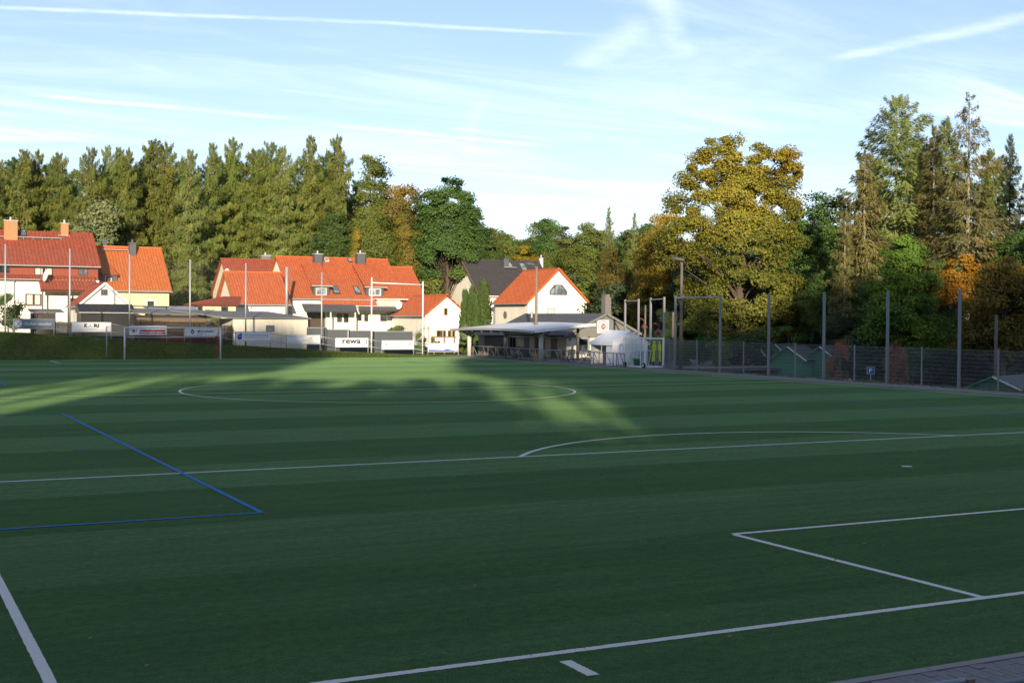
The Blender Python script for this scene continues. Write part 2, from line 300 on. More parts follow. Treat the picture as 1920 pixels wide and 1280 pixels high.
# ------------------------------------------------------------------ helpers
ORG = {}
def tag(o, label=None, cat=None, group=None, kind=None):
    for k, v in (('label', label), ('category', cat), ('group', group), ('kind', kind)):
        if v: o[k] = v
    return o
def thing(name, label, cat, loc, group=None, kind=None):
    o = bpy.data.objects.new(name, None); col.objects.link(o); o.location = Vector([float(c) for c in loc]); o.empty_display_size = 0.2
    ORG[o.name] = np.array([float(c) for c in loc]); return tag(o, label, cat, group, kind)
class MB:
    def __init__(s): s.v = []; s.f = []; s.uv = None
    def add(s, vs, fs):
        b = len(s.v); s.v += [tuple(map(float, q)) for q in vs]; s.f += [tuple(i+b for i in f) for f in fs]; return s
    def box(s, lo, hi):
        x0, y0, z0 = lo; x1, y1, z1 = hi
        return s.add([(x0, y0, z0), (x1, y0, z0), (x1, y1, z0), (x0, y1, z0), (x0, y0, z1), (x1, y0, z1), (x1, y1, z1), (x0, y1, z1)],
                     [(0, 3, 2, 1), (4, 5, 6, 7), (0, 1, 5, 4), (1, 2, 6, 5), (2, 3, 7, 6), (3, 0, 4, 7)])
    def cbox(s, c, size): c = np.array(c, float); h = np.array(size, float)/2; return s.box(c-h, c+h)
    def beam(s, a, b, w, h=None, upv=(0, 0, 1)):
        a, b = np.array(a, float), np.array(b, float); h = h or w
        d = (b-a)/np.linalg.norm(b-a); up = np.array(upv, float)
        if abs(d@up) > 0.98: up = np.array([0, 1.0, 0])
        e = np.cross(d, up); e /= np.linalg.norm(e); g = np.cross(e, d)
        q = [p+e*sx*w/2+g*sy*h/2 for p in (a, b) for sx, sy in ((-1, -1), (1, -1), (1, 1), (-1, 1))]
        return s.add(q, [(0, 1, 2, 3), (7, 6, 5, 4), (0, 4, 5, 1), (1, 5, 6, 2), (2, 6, 7, 3), (3, 7, 4, 0)])
    def tube(s, pts, rad, n=8, cap=True):
        pts = [np.array(p, float) for p in pts]; k = len(pts)
        if np.isscalar(rad): rad = [rad]*k
        vs, fs = [], []; e = None
        for i in range(k):
            d = pts[min(i+1, k-1)]-pts[max(i-1, 0)]; d = d/max(1e-9, np.linalg.norm(d))
            if e is None:
                up = np.array([0, 0, 1.0]) if abs(d[2]) < 0.9 else np.array([1.0, 0, 0]); e = np.cross(d, up)
            e = e-d*(e@d); e /= max(1e-9, np.linalg.norm(e)); g = np.cross(d, e)
            for j in range(n):
                t = 2*math.pi*j/n; vs.append(pts[i]+(e*math.cos(t)+g*math.sin(t))*rad[i])
        for i in range(k-1):
            for j in range(n): fs.append((i*n+j, i*n+(j+1) % n, (i+1)*n+(j+1) % n, (i+1)*n+j))
        if cap: fs += [tuple(range(n-1, -1, -1)), tuple(range((k-1)*n, k*n))]
        return s.add(vs, fs)
    def prism(s, poly, ext):
        poly = [np.array(p, float) for p in poly]; e = np.array(ext, float); n = len(poly)
        return s.add(poly+[p+e for p in poly], [tuple(range(n-1, -1, -1)), tuple(range(n, 2*n))]+[(i, (i+1) % n, n+(i+1) % n, n+i) for i in range(n)])
    def build(s, name, m, parent=None, smooth=False, kind=None):
        me = bpy.data.meshes.new(name)
        org = ORG[parent.name] if parent is not None else np.zeros(3)
        va = np.array(s.v, float).reshape(-1, 3)-org
        me.from_pydata(va.tolist(), [], s.f)
        if s.uv is not None:
            l = me.uv_layers.new(name='UVMap'); l.data.foreach_set('uv', np.array([s.uv[i] for f in s.f for i in f], float).ravel())
        if m: me.materials.append(MATS[m] if isinstance(m, str) else m)
        if smooth: me.polygons.foreach_set('use_smooth', [True]*len(me.polygons))
        o = bpy.data.objects.new(name, me); col.objects.link(o)
        if parent is not None: o.parent = parent
        ORG[o.name] = org.copy()
        if kind: o['kind'] = kind
        return o
def np_mesh(name, V, Fq, m, tint=None, parent=None):
    """quads/tris given as an index array"""
    me = bpy.data.meshes.new(name); n, k = Fq.shape
    me.vertices.add(len(V)); me.vertices.foreach_set('co', np.asarray(V, np.float32).ravel())
    me.loops.add(n*k); me.loops.foreach_set('vertex_index', Fq.astype(np.int32).ravel())
    me.polygons.add(n); me.polygons.foreach_set('loop_start', np.arange(0, n*k, k, dtype=np.int32)); me.polygons.foreach_set('loop_total', np.full(n, k, np.int32))
    if tint is not None:
        a = me.attributes.new('tint', 'FLOAT', 'FACE'); a.data.foreach_set('value', np.asarray(tint, np.float32))
    me.update(calc_edges=True); me.validate()
    if m: me.materials.append(MATS[m])
    return me

# ------------------------------------------------------------------ terrain
PL, PW = 89.87, 24.65
def sst(a, b, x): t = np.clip((x-a)/(b-a), 0, 1); return t*t*(3-2*t)
BK = [(px, PY(px, py, 94.6)) for px, py in ((0, 623), (240, 636.5), (440, 648), (600, 657), (750, 664), (860, 668))]
BX = np.array([b[1][0] for b in BK]); BZ = np.array([b[1][2] for b in BK])
def hgt(x, y):
    x, y = np.asarray(x, float), np.asarray(y, float)
    b = np.interp(x, np.r_[-60, BX, BX[-1]+3], np.r_[BZ[0]+0.8, BZ, 0.0])
    bank = b*sst(90.9, 94.2, y)
    far = np.maximum(b, 0.6)*0+1.6
    z = bank*(1-sst(100, 135, y))+(bank*0.3+far*0.8)*sst(100, 135, y)
    z = z+7*sst(150, 240, y)+10*sst(240, 420, y)
    drop = sst(28.3, 32, x)*(1-sst(60, 70, y))*(1-sst(120, 200, x))
    z = z-1.9*drop
    z = z+6*sst(95, 170, x)*(1-sst(150, 240, y))
    z = z-1.3*sst(-2.9, -4.2, y)*0
    return z
def grid_axis(spec):
    a = []
    for lo, hi, st in spec: a += list(np.arange(lo, hi, st))
    return np.unique(np.round(a, 3))
gx = grid_axis([(-1500, -200, 130), (-200, -60, 10), (-60, 24, 2.0), (24, 34, 0.5), (34, 120, 3), (120, 300, 15), (300, 1601, 130)])
gy = grid_axis([(-1500, -200, 130), (-200, -8, 12), (-8, 88, 4), (88, 97, 0.4), (97, 140, 3), (140, 300, 8), (300, 2500, 130)])
XX, YY = np.meshgrid(gx, gy); ZZ = hgt(XX, YY)-0.05
rng0 = np.random.default_rng(3)
ii = np.arange(len(gx)*len(gy)).reshape(len(gy), len(gx))
q = np.stack([ii[:-1, :-1], ii[:-1, 1:], ii[1:, 1:], ii[1:, :-1]], -1).reshape(-1, 4)
me = np_mesh('ground', np.stack([XX, YY, ZZ], -1).reshape(-1, 3), q, 'meadow'); me.polygons.foreach_set('use_smooth', [True]*len(me.polygons))
go = bpy.data.objects.new('ground', me); col.objects.link(go); go['kind'] = 'structure'
def H(x, y): return float(hgt(x, y))-0.05

# pitch surface and its markings
pb = MB(); pb.add([(-27.5, -2.08, 0), (25.45, -2.08, 0), (25.45, 91.2, 0), (-27.5, 91.2, 0)], [(0, 1, 2, 3)])
pitch = pb.build('football_pitch', 'turf'); pitch['kind'] = 'structure'
rnd = random.Random(5)
def strip(name, pts, w, m, z=0.004, closed=False, fine=None, parent=pitch):
    """a marking: ribbon along pts, edges ragged like tufted turf where the camera is near"""
    P = [np.array(p, float) for p in pts]; out = [P[0]]
    for a, b in zip(P[:-1], P[1:]):
        L = np.linalg.norm(b-a); dist = np.linalg.norm((a+b)/2-CAM[:2]); st = fine if fine else 6.0
        n = max(1, int(L/st)); out += [a+(b-a)*i/n for i in range(1, n+1)]
    mb = MB(); vs = []
    for i, p in enumerate(out):
        d = out[min(i+1, len(out)-1)]-out[max(i-1, 0)]
        if closed and i in (0, len(out)-1): d = out[1]-out[-2]
        d = d/np.linalg.norm(d); n = np.array([-d[1], d[0]]); j = 0.004 if fine else 0
        vs += [(*(p+n*(w/2+rnd.gauss(0, j))), z), (*(p-n*(w/2+rnd.gauss(0, j))), z)]
    mb.add(vs, [(2*i, 2*i+1, 2*i+3, 2*i+2) for i in range(len(out)-1)])
    return mb.build(name, m, parent)
LW = 0.115
GA = 9.42; GD = 5.09
strip('goal_line', [(-PW, 0), (-23, 0)], LW, 'line_white'); strip('goal_line', [(-23, 0), (-4, 0)], LW, 'line_white', fine=0.02); strip('goal_line', [(-4, 0), (PW, 0)], LW, 'line_white')
strip('goal_line', [(-PW, PL), (PW, PL)], LW, 'line_white')
strip('touchline', [(-PW, 0.06), (-PW, PL-.06)], LW, 'line_white'); strip('touchline', [(PW, 0.06), (PW, PL-.06)], LW, 'line_white')
strip('halfway_line', [(-PW+.06, PL/2), (PW-.06, PL/2)], LW, 'line_white')
strip('goal_area_line', [(-GA, GD), (GA, GD)], LW, 'line_white', z=0.004, fine=0.03)
strip('goal_area_line', [(-GA, .06), (-GA, GD-.06)], LW, 'line_white', fine=0.02); strip('goal_area_line', [(GA, .06), (GA, GD-.06)], LW, 'line_white')
strip('goal_area_line', [(-9.16, PL-5.5), (9.16, PL-5.5)], LW, 'line_white')
for s in (-1, 1): strip('goal_area_line', [(s*9.16, PL-5.44), (s*9.16, PL-.06)], LW, 'line_white')
strip('penalty_area_line', [(-20.16, 16.5), (20.16, 16.5)], LW, 'line_white', fine=0.12)
strip('penalty_area_line', [(-20.16, .06), (-20.16, 16.44)], LW, 'line_white', fine=0.02); strip('penalty_area_line', [(20.16, .06), (20.16, 16.44)], LW, 'line_white')
strip('penalty_area_line', [(-20.16, PL-16.5), (20.16, PL-16.5)], LW, 'line_white')
for s in (-1, 1): strip('penalty_area_line', [(s*20.16, PL-16.44), (s*20.16, PL-.06)], LW, 'line_white')
circ = lambda c, r, a, b, n: [(c[0]+r*math.cos(a+(b-a)*i/n), c[1]+r*math.sin(a+(b-a)*i/n)) for i in range(n+1)]
strip('centre_circle', circ((0, PL/2), 9.15, 0, 2*math.pi, 96), LW, 'line_white', z=0.008, closed=True)
a0 = math.asin(5.56/9.15)
strip('penalty_arc', circ((0, 11), 9.15, a0, math.pi-a0, 40), LW, 'line_white', z=0.004, fine=0.3)
strip('penalty_arc', circ((0, PL-11), 9.15, math.pi+a0, 2*math.pi-a0, 40), LW, 'line_white')
def spot(name, c, r, m): mb = MB(); n = 20; mb.add([(c[0]+r*math.cos(6.2832*i/n), c[1]+r*math.sin(6.2832*i/n), 0.012) for i in range(n)], [tuple(range(n))]); return mb.build(name, m, pitch)
spot('penalty_spot', (0, 11), 0.13, 'line_white'); spot('penalty_spot', (0, PL-11), 0.13, 'line_white'); spot('centre_spot', (0, PL/2), 0.16, 'line_white')
strip('goal_line_mark', [(-15.5, -.30), (-15.5, -.86)], 0.13, 'line_white', fine=0.015)
for ya, yb in ((10.3, 35.1), (54.8, 79.6)):
    for s in (-1, 1):
        nr = 0.1 if (s < 0 and ya < 20) else None
        strip('youth_area_line', [(s*15.55, ya), (s*15.55, yb)], 0.09, 'line_blue', z=0.010, fine=nr)
        for y in (ya, yb): strip('youth_area_line', [(s*15.60, y), (s*PW, y)], 0.09, 'line_blue', z=0.010, fine=nr)
        spot('youth_penalty_spot', (s*16.75, (ya+yb)/2), 0.10, 'line_blue')
spot('youth_centre_spot', (0.4, 23.3), 0.10, 'line_blue')

# paved path by the stand (bottom right) with single pavers, and paved strip along the fence and terrace
pa = MB(); pa.box((-40, -6.5, -0.06), (40, -2.20, -0.012)); path = pa.build('paved_path', 'joint_sand'); path['kind'] = 'structure'
kme = None
for k in range(10):
    x = -16.0+k*1.0
    if kme is None:
        mb = MB(); mb.cbox((0, 0, 0), (0.992, 0.115, 0.10)); ko = mb.build('kerb_stone', 'kerb', path); kme = ko
    else: ko = kme.copy(); col.objects.link(ko); ko.parent = path
    ko.location = (x, -2.14, -0.028)
pm = None; cnt = 0
for i in range(int((-10.2+14.2)/0.105)):
    for j in range(6):
        x = -14.2+i*0.105; y = -2.345-j*0.273-(0.136 if i % 2 else 0)
        if pm is None:
            mb = MB(); e = 0.008; lo, hi = np.array([-.050, -.134, -.03]), np.array([.050, .134, .03])
            mb.add([(lo[0], lo[1], lo[2]), (hi[0], lo[1], lo[2]), (hi[0], hi[1], lo[2]), (lo[0], hi[1], lo[2]), (lo[0]+e, lo[1]+e, hi[2]), (hi[0]-e, lo[1]+e, hi[2]), (hi[0]-e, hi[1]-e, hi[2]), (lo[0]+e, hi[1]-e, hi[2]),
                    (lo[0], lo[1], hi[2]-e), (hi[0], lo[1], hi[2]-e), (hi[0], hi[1], hi[2]-e), (lo[0], hi[1], hi[2]-e)],
                   [(4, 5, 6, 7), (8, 9, 5, 4), (9, 10, 6, 5), (10, 11, 7, 6), (11, 8, 4, 7), (0, 1, 9, 8), (1, 2, 10, 9), (2, 3, 11, 10), (3, 0, 8, 11)])
            b = mb.build('paver', 'paver', path); pm = b
        else: b = pm.copy(); col.objects.link(b); b.parent = path
        b.location = (x, y, -0.012+rnd.gauss(0, .0025)); b.rotation_euler = (rnd.gauss(0, .01), rnd.gauss(0, .01), rnd.gauss(0, .008))
hm = None
for i in range(1, int((-10.2+14.2)/0.105), 2):
    if hm is None:
        mb = MB(); mb.cbox((0, 0, 0), (.099, .128, .056)); b = mb.build('half_paver', 'paver', path); hm = b
    else: b = hm.copy(); col.objects.link(b); b.parent = path
    b.location = (-14.2+i*0.105, -2.277, -0.012+rnd.gauss(0, .002))
pa = MB(); pa.box((25.46, 20, -0.2), (28.3, 62, 0.02)); pa.box((25.46, 62.001, -0.2), (42, 97, 0.021))
pv = pa.build('fence_path', 'paving'); pv['kind'] = 'structure'

# ------------------------------------------------------------------ text and print
def text_part(body, parent, m, X, Y, Z, height, axis='x', width=None, bold=0.0, name='lettering', shear=0.0, proud=0.012):
    """mesh lettering centred at X,Z on a face looking toward -y"""
    cu = bpy.data.curves.new('txt', 'FONT'); cu.body = body; cu.size = 1.0; cu.align_x = 'CENTER'; cu.align_y = 'CENTER'; cu.offset = bold; cu.shear = shear; cu.resolution_u = 2
    to = bpy.data.objects.new('txt', cu); col.objects.link(to)
    me = bpy.data.meshes.new_from_object(to.evaluated_get(bpy.context.evaluated_depsgraph_get()))
    bpy.data.objects.remove(to); bpy.data.curves.remove(cu)
    n = len(me.vertices); co = np.zeros(n*3); me.vertices.foreach_get('co', co); co = co.reshape(-1, 3)
    w = np.ptp(co[:, 0]); h = np.ptp(co[:, 1]); cx, cy = (co[:, 0].max()+co[:, 0].min())/2, (co[:, 1].max()+co[:, 1].min())/2
    sy = height/h; sx = sy if width is None else width/w
    org = ORG[parent.name]
    out = np.stack([(co[:, 0]-cx)*sx+X-org[0], np.full(n, Y-proud-org[1]), (co[:, 1]-cy)*sy+Z-org[2]], -1)
    me.vertices.foreach_set('co', out.astype(np.float32).ravel()); me.materials.clear(); me.materials.append(MATS[m]); me.update()
    o = bpy.data.objects.new(name, me); col.objects.link(o); o.parent = parent; ORG[o.name] = org.copy()
    if len(body) > 1: o['kind'] = 'stuff'
    return o
def face_poly(parent, name, m, pts, Y, proud=0.008):
    mb = MB(); mb.add([(x, Y-proud, z) for x, z in pts], [tuple(range(len(pts)))]); return mb.build(name, m, parent)
def face_rect(parent, name, m, x0, x1, z0, z1, Y, proud=0.008): return face_poly(parent, name, m, [(x0, z0), (x1, z0), (x1, z1), (x0, z1)], Y, proud)
def face_disc(parent, name, m, X, Z, r, Y, proud=0.008, rin=None, n=28):
    mb = MB(); c = [(math.cos(6.28319*i/n), math.sin(6.28319*i/n)) for i in range(n)]
    if rin is None: mb.add([(X+r*a, Y-proud, Z+r*b) for a, b in c], [tuple(range(n))])
    else: mb.add([(X+r*a, Y-proud, Z+r*b) for a, b in c]+[(X+rin*a, Y-proud, Z+rin*b) for a, b in c], [(i, (i+1) % n, n+(i+1) % n, n+i) for i in range(n)])
    return mb.build(name, m, parent)

# ------------------------------------------------------------------ far goal
g = thing('football_goal', 'white football goal with red net in front of the grass bank', 'goal', (0, PL, 0))
for s in (-1, 1):
    mb = MB(); mb.tube([(s*3.72, PL, 0), (s*3.72, PL, 2.5)], 0.06, 10); mb.tube([(s*3.72, PL, 1.02), (s*3.72, PL, 1.1)], 0.064, 10); mb.build('goal_post', 'white_paint', g, True)
mb = MB(); mb.tube([(-3.78, PL, 2.5), (3.78, PL, 2.5)], 0.06, 10); mb.build('crossbar', 'white_paint', g, True)
mb = MB(); mb.tube([(-3.72, PL, 2.46), (-3.66, PL+.75, 1.95), (-3.5, PL+1.05, 1.75), (3.5, PL+1.05, 1.75), (3.66, PL+.75, 1.95), (3.72, PL, 2.46)], 0.02, 6); mb.build('net_hoop', 'white_paint', g)
mb = MB()
def ribbon(mb, a, b, w, n=(0, 1, 0)):
    a, b = np.array(a, float), np.array(b, float); d = b-a; e = np.cross(d, np.array(n, float)); L = np.linalg.norm(e)
    if L < 1e-6: return
    e = e/L*w/2; mb.add([a-e, b-e, b+e, a+e], [(0, 1, 2, 3)])
for s in (-1, 1):
    for i in range(8):
        y = PL+1.05*i/7; ribbon(mb, (s*3.6, y, .06), (s*3.6, y, 2.44-.7*i/7), 0.02, (1, 0.5, 0))
    for k in range(17): z = .12+k*.12; ribbon(mb, (s*3.6, PL, z), (s*3.6, PL+min(1.05, (2.5-z)*1.4), z), 0.014, (1, .5, 0))
for k in range(49): x = -3.6+k*.15; ribbon(mb, (x, PL+1.05, 1.12+.22*math.cos(k*.13)**2), (x, PL+1.05, 1.73), 0.012)
for k in range(4): ribbon(mb, (-3.6, PL+1.05, 1.3+k*.13), (3.6, PL+1.05, 1.3+k*.13), 0.010)
for k in range(25): x = -3.6+k*.3; ribbon(mb, (x, PL, 2.46), (x, PL+1.05, 1.75), .010, (0, .5, 1))
mb.build('net', 'red_net', g, kind='stuff')
a = PY(200, 675, 91.3); b = PY(199.5, 612, 91.3)
sp_ = thing('slim_pole', 'slim pale metal pole left of the far goal', 'pole', (a[0], 91.3, H(a[0], 91.3)))
mb = MB(); mb.tube([(a[0], 91.3, H(a[0], 91.3)-.1), (a[0], 91.3, b[2])], .04, 8); mb.build('pole', 'galvanised', sp_, True)
mb = MB(); mb.tube([(a[0]-.02, 91.3, b[2]-.04), (a[0]+.22, 91.3, b[2]-.06)], .018, 6); mb.build('hook', 'galvanised', sp_)

# ------------------------------------------------------------------ sponsor boards on the bank
YB = 94.6
boards = [('fischer', 26, 101, 598, 616.5), ('kari', 135.5, 208, 604, 622), ('meyer', 243, 312, 610.5, 628), ('mindwork', 346, 413.5, 615.5, 630),
          ('pkp', 442, 507, 622, 639), ('haus', 538, 600, 628, 644.5), ('rewa', 629.5, 690, 633.5, 650.5), ('fritz', 716.5, 775.5, 638, 654.8), ('ball', 803, 859, 643, 659.3)]
blab = {'fischer': 'slate grey sponsor board with white crossed tools emblem and white lettering', 'kari': 'white sponsor board reading KARI in black and blue',
        'meyer': 'white sponsor board with red blocks and round emblem left of goal', 'mindwork': 'white sponsor board reading MINDWORK behind the goal',
        'pkp': 'white sponsor board with blue leaf shaped emblem and violet text', 'haus': 'white sponsor board with thin grey text and house outline',
        'rewa': 'white sponsor board reading rewa in large grey letters', 'fritz': 'white sponsor board with pale green heading', 'ball': 'white sponsor board with blue wave and football, nearest the terrace'}
bends = []
for key, l, r, t, b in boards:
    A, B = PY(l, (t+b)/2, YB), PY(r, (t+b)/2, YB); z1 = PY((l+r)/2, t, YB)[2]; z0 = PY((l+r)/2, b, YB)[2]; x0, x1 = A[0], B[0]; w, h = x1-x0, z1-z0
    zl, zr = H(x0, YB), H(x1, YB)
    o = thing('sponsor_board', blab[key], 'sign board', ((x0+x1)/2, YB, min(zl, zr)), 'sponsor boards along the bank')
    bm = 'board_grey' if key == 'fischer' else 'white_paint'
    mb = MB(); mb.box((x0, YB-.02, z0), (x1, YB+.02, z1)); pn = mb.build('panel', bm, o)
    mb = MB()
    for q in ((x0, z0, x1, z0), (x0, z1, x1, z1)): mb.beam((q[0]-.03, YB, q[1]), (q[2]+.03, YB, q[3]), .05, .035)
    mb.build('frame', 'galvanised', o)
    for x, zz in ((x0-.02, zl), (x1+.02, zr)):
        mb = MB(); mb.tube([(x, YB+.03, zz-.1), (x, YB+.03, z1+.02)], .04, 8); mb.build('post', 'galvanised', o, True)
    bends.append((x0, x1, z0, z1)); X = (x0+x1)/2; Zc = (z0+z1)/2; Yf = YB-.02
    if key == 'fischer':
        face_disc(pn, 'emblem', 'white_paint', x0+.32, Zc+.02, .27, Yf, .006); face_disc(pn, 'emblem', 'board_grey', x0+.32, Zc+.02, .235, Yf, .009, .205)
        for s in (-1, 1): mb = MB(); mb.beam((x0+.32-s*.14, Yf-.012, Zc-.14), (x0+.32+s*.14, Yf-.012, Zc+.17), .07, .004, (0, 1, 0)); mb.build('emblem', 'board_grey', pn)
        text_part('fischer-dascher', pn, 'white_paint', x0+w*.61, Yf, Zc+.02, .2, width=w*.70, bold=.02, shear=.25)
        for zz in (z1-.24, z0+.19): face_rect(pn, 'stripe', 'print_pale', x0+.62, x1-.06, zz-.03, zz+.03, Yf)
        text_part('Dachdeckerei', pn, 'print_pale', x0+w*.57, Yf, z1-.10, .09, width=w*.27); text_part('Meisterbetrieb seit 1991', pn, 'print_pale', x0+w*.65, Yf, z0+.08, .08, width=w*.55)
    if key == 'kari':
        text_part('K', pn, 'print_black', X-.44, Yf, Zc+.12, .30, width=.26, bold=.05); text_part('A', pn, 'print_sky', X-.12, Yf, Zc+.08, .24, width=.34, bold=.0)
        text_part('RI', pn, 'print_black', X+.36, Yf, Zc+.12, .30, width=.40, bold=.05); face_rect(pn, 'small_print', 'print_pale', X-.42, X+.42, Zc-.17, Zc-.14, Yf); face_rect(pn, 'small_print', 'print_pale', x0+.15, x1-.15, z0+.10, z0+.115, Yf)
    if key == 'meyer':
        face_disc(pn, 'emblem', 'print_blue', x0+.33, Zc+.04, .25, Yf, .008, .215); face_disc(pn, 'emblem', 'print_red', x0+.33, Zc-.02, .12, Yf, .010, n=12); face_disc(pn, 'emblem', 'print_blue', x0+.33, Zc+.15, .03, Yf, .010)
        text_part('RAU . MEYER', pn, 'print_black', x0+w*.46, Yf, z1-.16, .12, width=w*.46, bold=.03)
        xs = [x0+w*.26, x0+w*.32, x0+w*.63, x1-.08]
        for a_, b_ in zip(xs[:-1], xs[1:]): face_rect(pn, 'red_block', 'print_red', a_+.015, b_-.015, Zc-.10, Zc+.05, Yf)
        face_rect(pn, 'red_block', 'print_red', xs[0], xs[-1], z0+.09, z0+.22, Yf)
        for k in range(3): face_rect(pn, 'small_print', 'white_paint', xs[0]+.1+k*.62, xs[0]+.58+k*.62, z0+.14, z0+.175, Yf, .012)
        face_rect(pn, 'small_print', 'print_pale', x0+w*.75, x1-.1, z1-.17, z1-.15, Yf)
    if key == 'mindwork':
        face_poly(pn, 'emblem', 'print_black', [(x0+.50, Zc-.02), (x0+.64, Zc-.17), (x0+.78, Zc-.02), (x0+.78, Zc+.14), (x0+.64, Zc+.22), (x0+.50, Zc+.14)], Yf); face_poly(pn, 'emblem', 'white_paint', [(x0+.54, Zc+.02), (x0+.63, Zc+.10), (x0+.74, Zc+.03), (x0+.64, Zc-.04)], Yf, .012)
        text_part('MINDWORK', pn, 'print_black', x0+w*.58, Yf, Zc+.08, .19, width=w*.45, bold=.01); face_poly(pn, 'red_slash', 'print_red', [(x0+w*.33, z0+.10), (x0+w*.36, z0+.10), (x1-.1, z1-.06), (x1-.18, z1-.06)], Yf, .011); text_part('agentur', pn, 'print_pale', x0+w*.42, Yf, z0+.14, .07, width=.5)
    if key == 'pkp':
        face_poly(pn, 'emblem', 'print_blue', [(x0+.13, Zc-.02), (x0+.16, Zc-.20), (x0+.30, Zc-.28), (x0+.46, Zc-.24), (x0+.52, Zc-.08), (x0+.52, Zc+.28), (x0+.34, Zc+.22), (x0+.18, Zc+.10)], Yf); text_part('PKP', pn, 'white_paint', x0+.33, Yf, Zc, .12, width=.28, shear=.2)
        text_part('PKP Seniorenbetreuung', pn, 'print_blue', x0+w*.59, Yf, Zc+.10, .19, width=w*.68); face_rect(pn, 'small_print', 'print_pale', x0+w*.24, x1-.2, Zc-.09, Zc-.06, Yf); face_rect(pn, 'small_print', 'print_pale', x0+w*.55, x1-.15, z0+.09, z0+.11, Yf)
    if key == 'haus':
        mb = MB(); mb.tube([(x1-.55+.28*math.cos(t)*-1, Yf-.015, Zc+.04+.24*math.sin(t)) for t in np.linspace(0, 2.6, 12)], .02, 5); mb.build('emblem', 'print_pale', pn)
        text_part('N-E', pn, 'print_pale', x1-.88, Yf, Zc+.12, .13); text_part('Bauunternehmen', pn, 'print_pale', x1-1.05, Yf, Zc-.06, .10, width=.95); text_part('Torsten', pn, 'print_pale', x1-.62, Yf, z0+.12, .10, width=.9)
        face_rect(pn, 'small_print', 'print_pale', x0+.1, x0+1.5, z1-.15, z1-.12, Yf); text_part('BAU Sanierung', pn, 'print_blue', x0+.72, Yf, z0+.13, .09, width=1.15)
    if key == 'rewa':
        text_part('rewa', pn, 'print_black', X-.05, Yf, Zc+.08, .36, width=1.7, bold=.03); face_rect(pn, 'small_print', 'print_pale', X-.8, X+.75, z0+.14, z0+.16, Yf); face_rect(pn, 'emblem', 'sheet_grey', x1-.2, x1-.1, Zc-.12, Zc+.28, Yf)
    if key == 'fritz':
        text_part('FRITZ NÄBA', pn, 'print_green', X-.02, Yf, Zc+.20, .19, width=1.45); text_part('Gartenbau', pn, 'print_green', X-.05, Yf, Zc-.02, .09, width=1.2); text_part('Ihr Partner für schöne Gärten  Tel. 034', pn, 'print_pale', X, Yf, z0+.10, .10, width=w*.88)
        for s in (-1, 1): face_poly(pn, 'emblem', 'print_pale', [(X+s*1.0, Zc+.05), (X+s*1.14, Zc+.2), (X+s*1.24, Zc+.05), (X+s*1.16, Zc-.06)], Yf)
    if key == 'ball':
        face_poly(pn, 'wave', 'board_blue', [(x0+.04, z0+.04), (x1-.06, z0+.04), (x1-.06, z0+.20), (x0+w*.8, z0+.14), (x0+w*.62, z0+.24), (x0+w*.5, z0+.16), (x0+.04, z0+.20)], Yf)
        face_disc(pn, 'football', 'white_paint', x1-.28, z0+.22, .16, Yf, .010); face_disc(pn, 'football', 'print_black', x1-.28, z0+.22, .05, Yf, .013, n=5)
        for k in range(3): face_disc(pn, 'football', 'print_black', x1-.28+.11*math.cos(2.1*k+.5), z0+.22+.11*math.sin(2.1*k+.5), .035, Yf, .013, n=5)
        text_part('Unser Verein', pn, 'orange_wood', x0+w*.4, Yf, Zc+.17, .12, width=1.3, shear=.3)
# rails joining the boards
for i in range(-1, len(bends)-1):
    xa = bends[i][1]+.05 if i >= 0 else bends[0][0]-3.2; xb = bends[i+1][0]-.05
    za = bends[i][3]-.13 if i >= 0 else bends[0][3]-.0; zb = bends[i+1][3]-.10
    nm = ['left of the slate grey board', 'between the slate grey board and the KARI board', 'between the KARI board and the goal', 'behind the goal between two boards', 'right of the goal', 'in front of the pale shed', 'left of the rewa board', 'right of the rewa board', 'left of the football board'][i+1]
    o = thing('bank_railing', 'galvanised tube railing on the bank '+nm, 'railing', ((xa+xb)/2, YB+.03, H((xa+xb)/2, YB)), 'railings between the sponsor boards')
    mb = MB(); mb.tube([(xa, YB+.03, za), (xb, YB+.03, zb)], .03, 6); mb.build('top_rail', 'galvanised', o, True)
    mb = MB(); mb.tube([(xa, YB+.03, za-.62), (xb, YB+.03, zb-.62)], .025, 6); mb.build('lower_rail', 'galvanised', o, True)

# ball stop poles and netting behind the boards
YN = 96.2
npoles = [(10, 459), (131, 468), (243, 478.6), (356.5, 488), (461, 495), (603.5, 512), (697, 520.5), (793, 528)]
ordn = ['leftmost', 'second', 'third', 'fourth', 'fifth', 'sixth', 'seventh', 'eighth', 'ninth', 'tenth', 'eleventh', 'twelfth', 'thirteenth', 'fourteenth', 'fifteenth', 'sixteenth', 'seventeenth', 'eighteenth', 'nineteenth', 'twentieth']
ptop = []
for i, (px, pt) in enumerate(npoles):
    T = PY(px, pt, YN); x = T[0]; ptop.append(T)
    o = thing('ball_stop_pole', ('leftmost' if i == 0 else ordn[i]+' from the left')+' of the tall slim net poles behind the sponsor boards', 'pole', (x, YN, H(x, YN)), 'net poles behind the boards')
    mb = MB(); mb.tube([(x, YN, H(x, YN)-.1), (x, YN, T[2])], .065, 10); mb.build('shaft', 'white_paint' if i > 5 else 'galvanised', o, True)
    mb = MB(); mb.tube([(x, YN, T[2]), (x, YN, T[2]+.04)], .07, 10); mb.build('cap', 'galvanised', o)
    if i == 6: T2 = PY(793, 534, YN); mb = MB(); mb.tube([(x, YN, T[2]-.45), (T2[0], YN, T2[2])], .055, 8); mb.build('cross_tube', 'white_paint', o, True)
net = thing('ball_stop_net', 'fine see through ball stop netting hung between the slim poles on the bank', 'net', (ptop[3][0], YN, H(ptop[3][0], YN)))
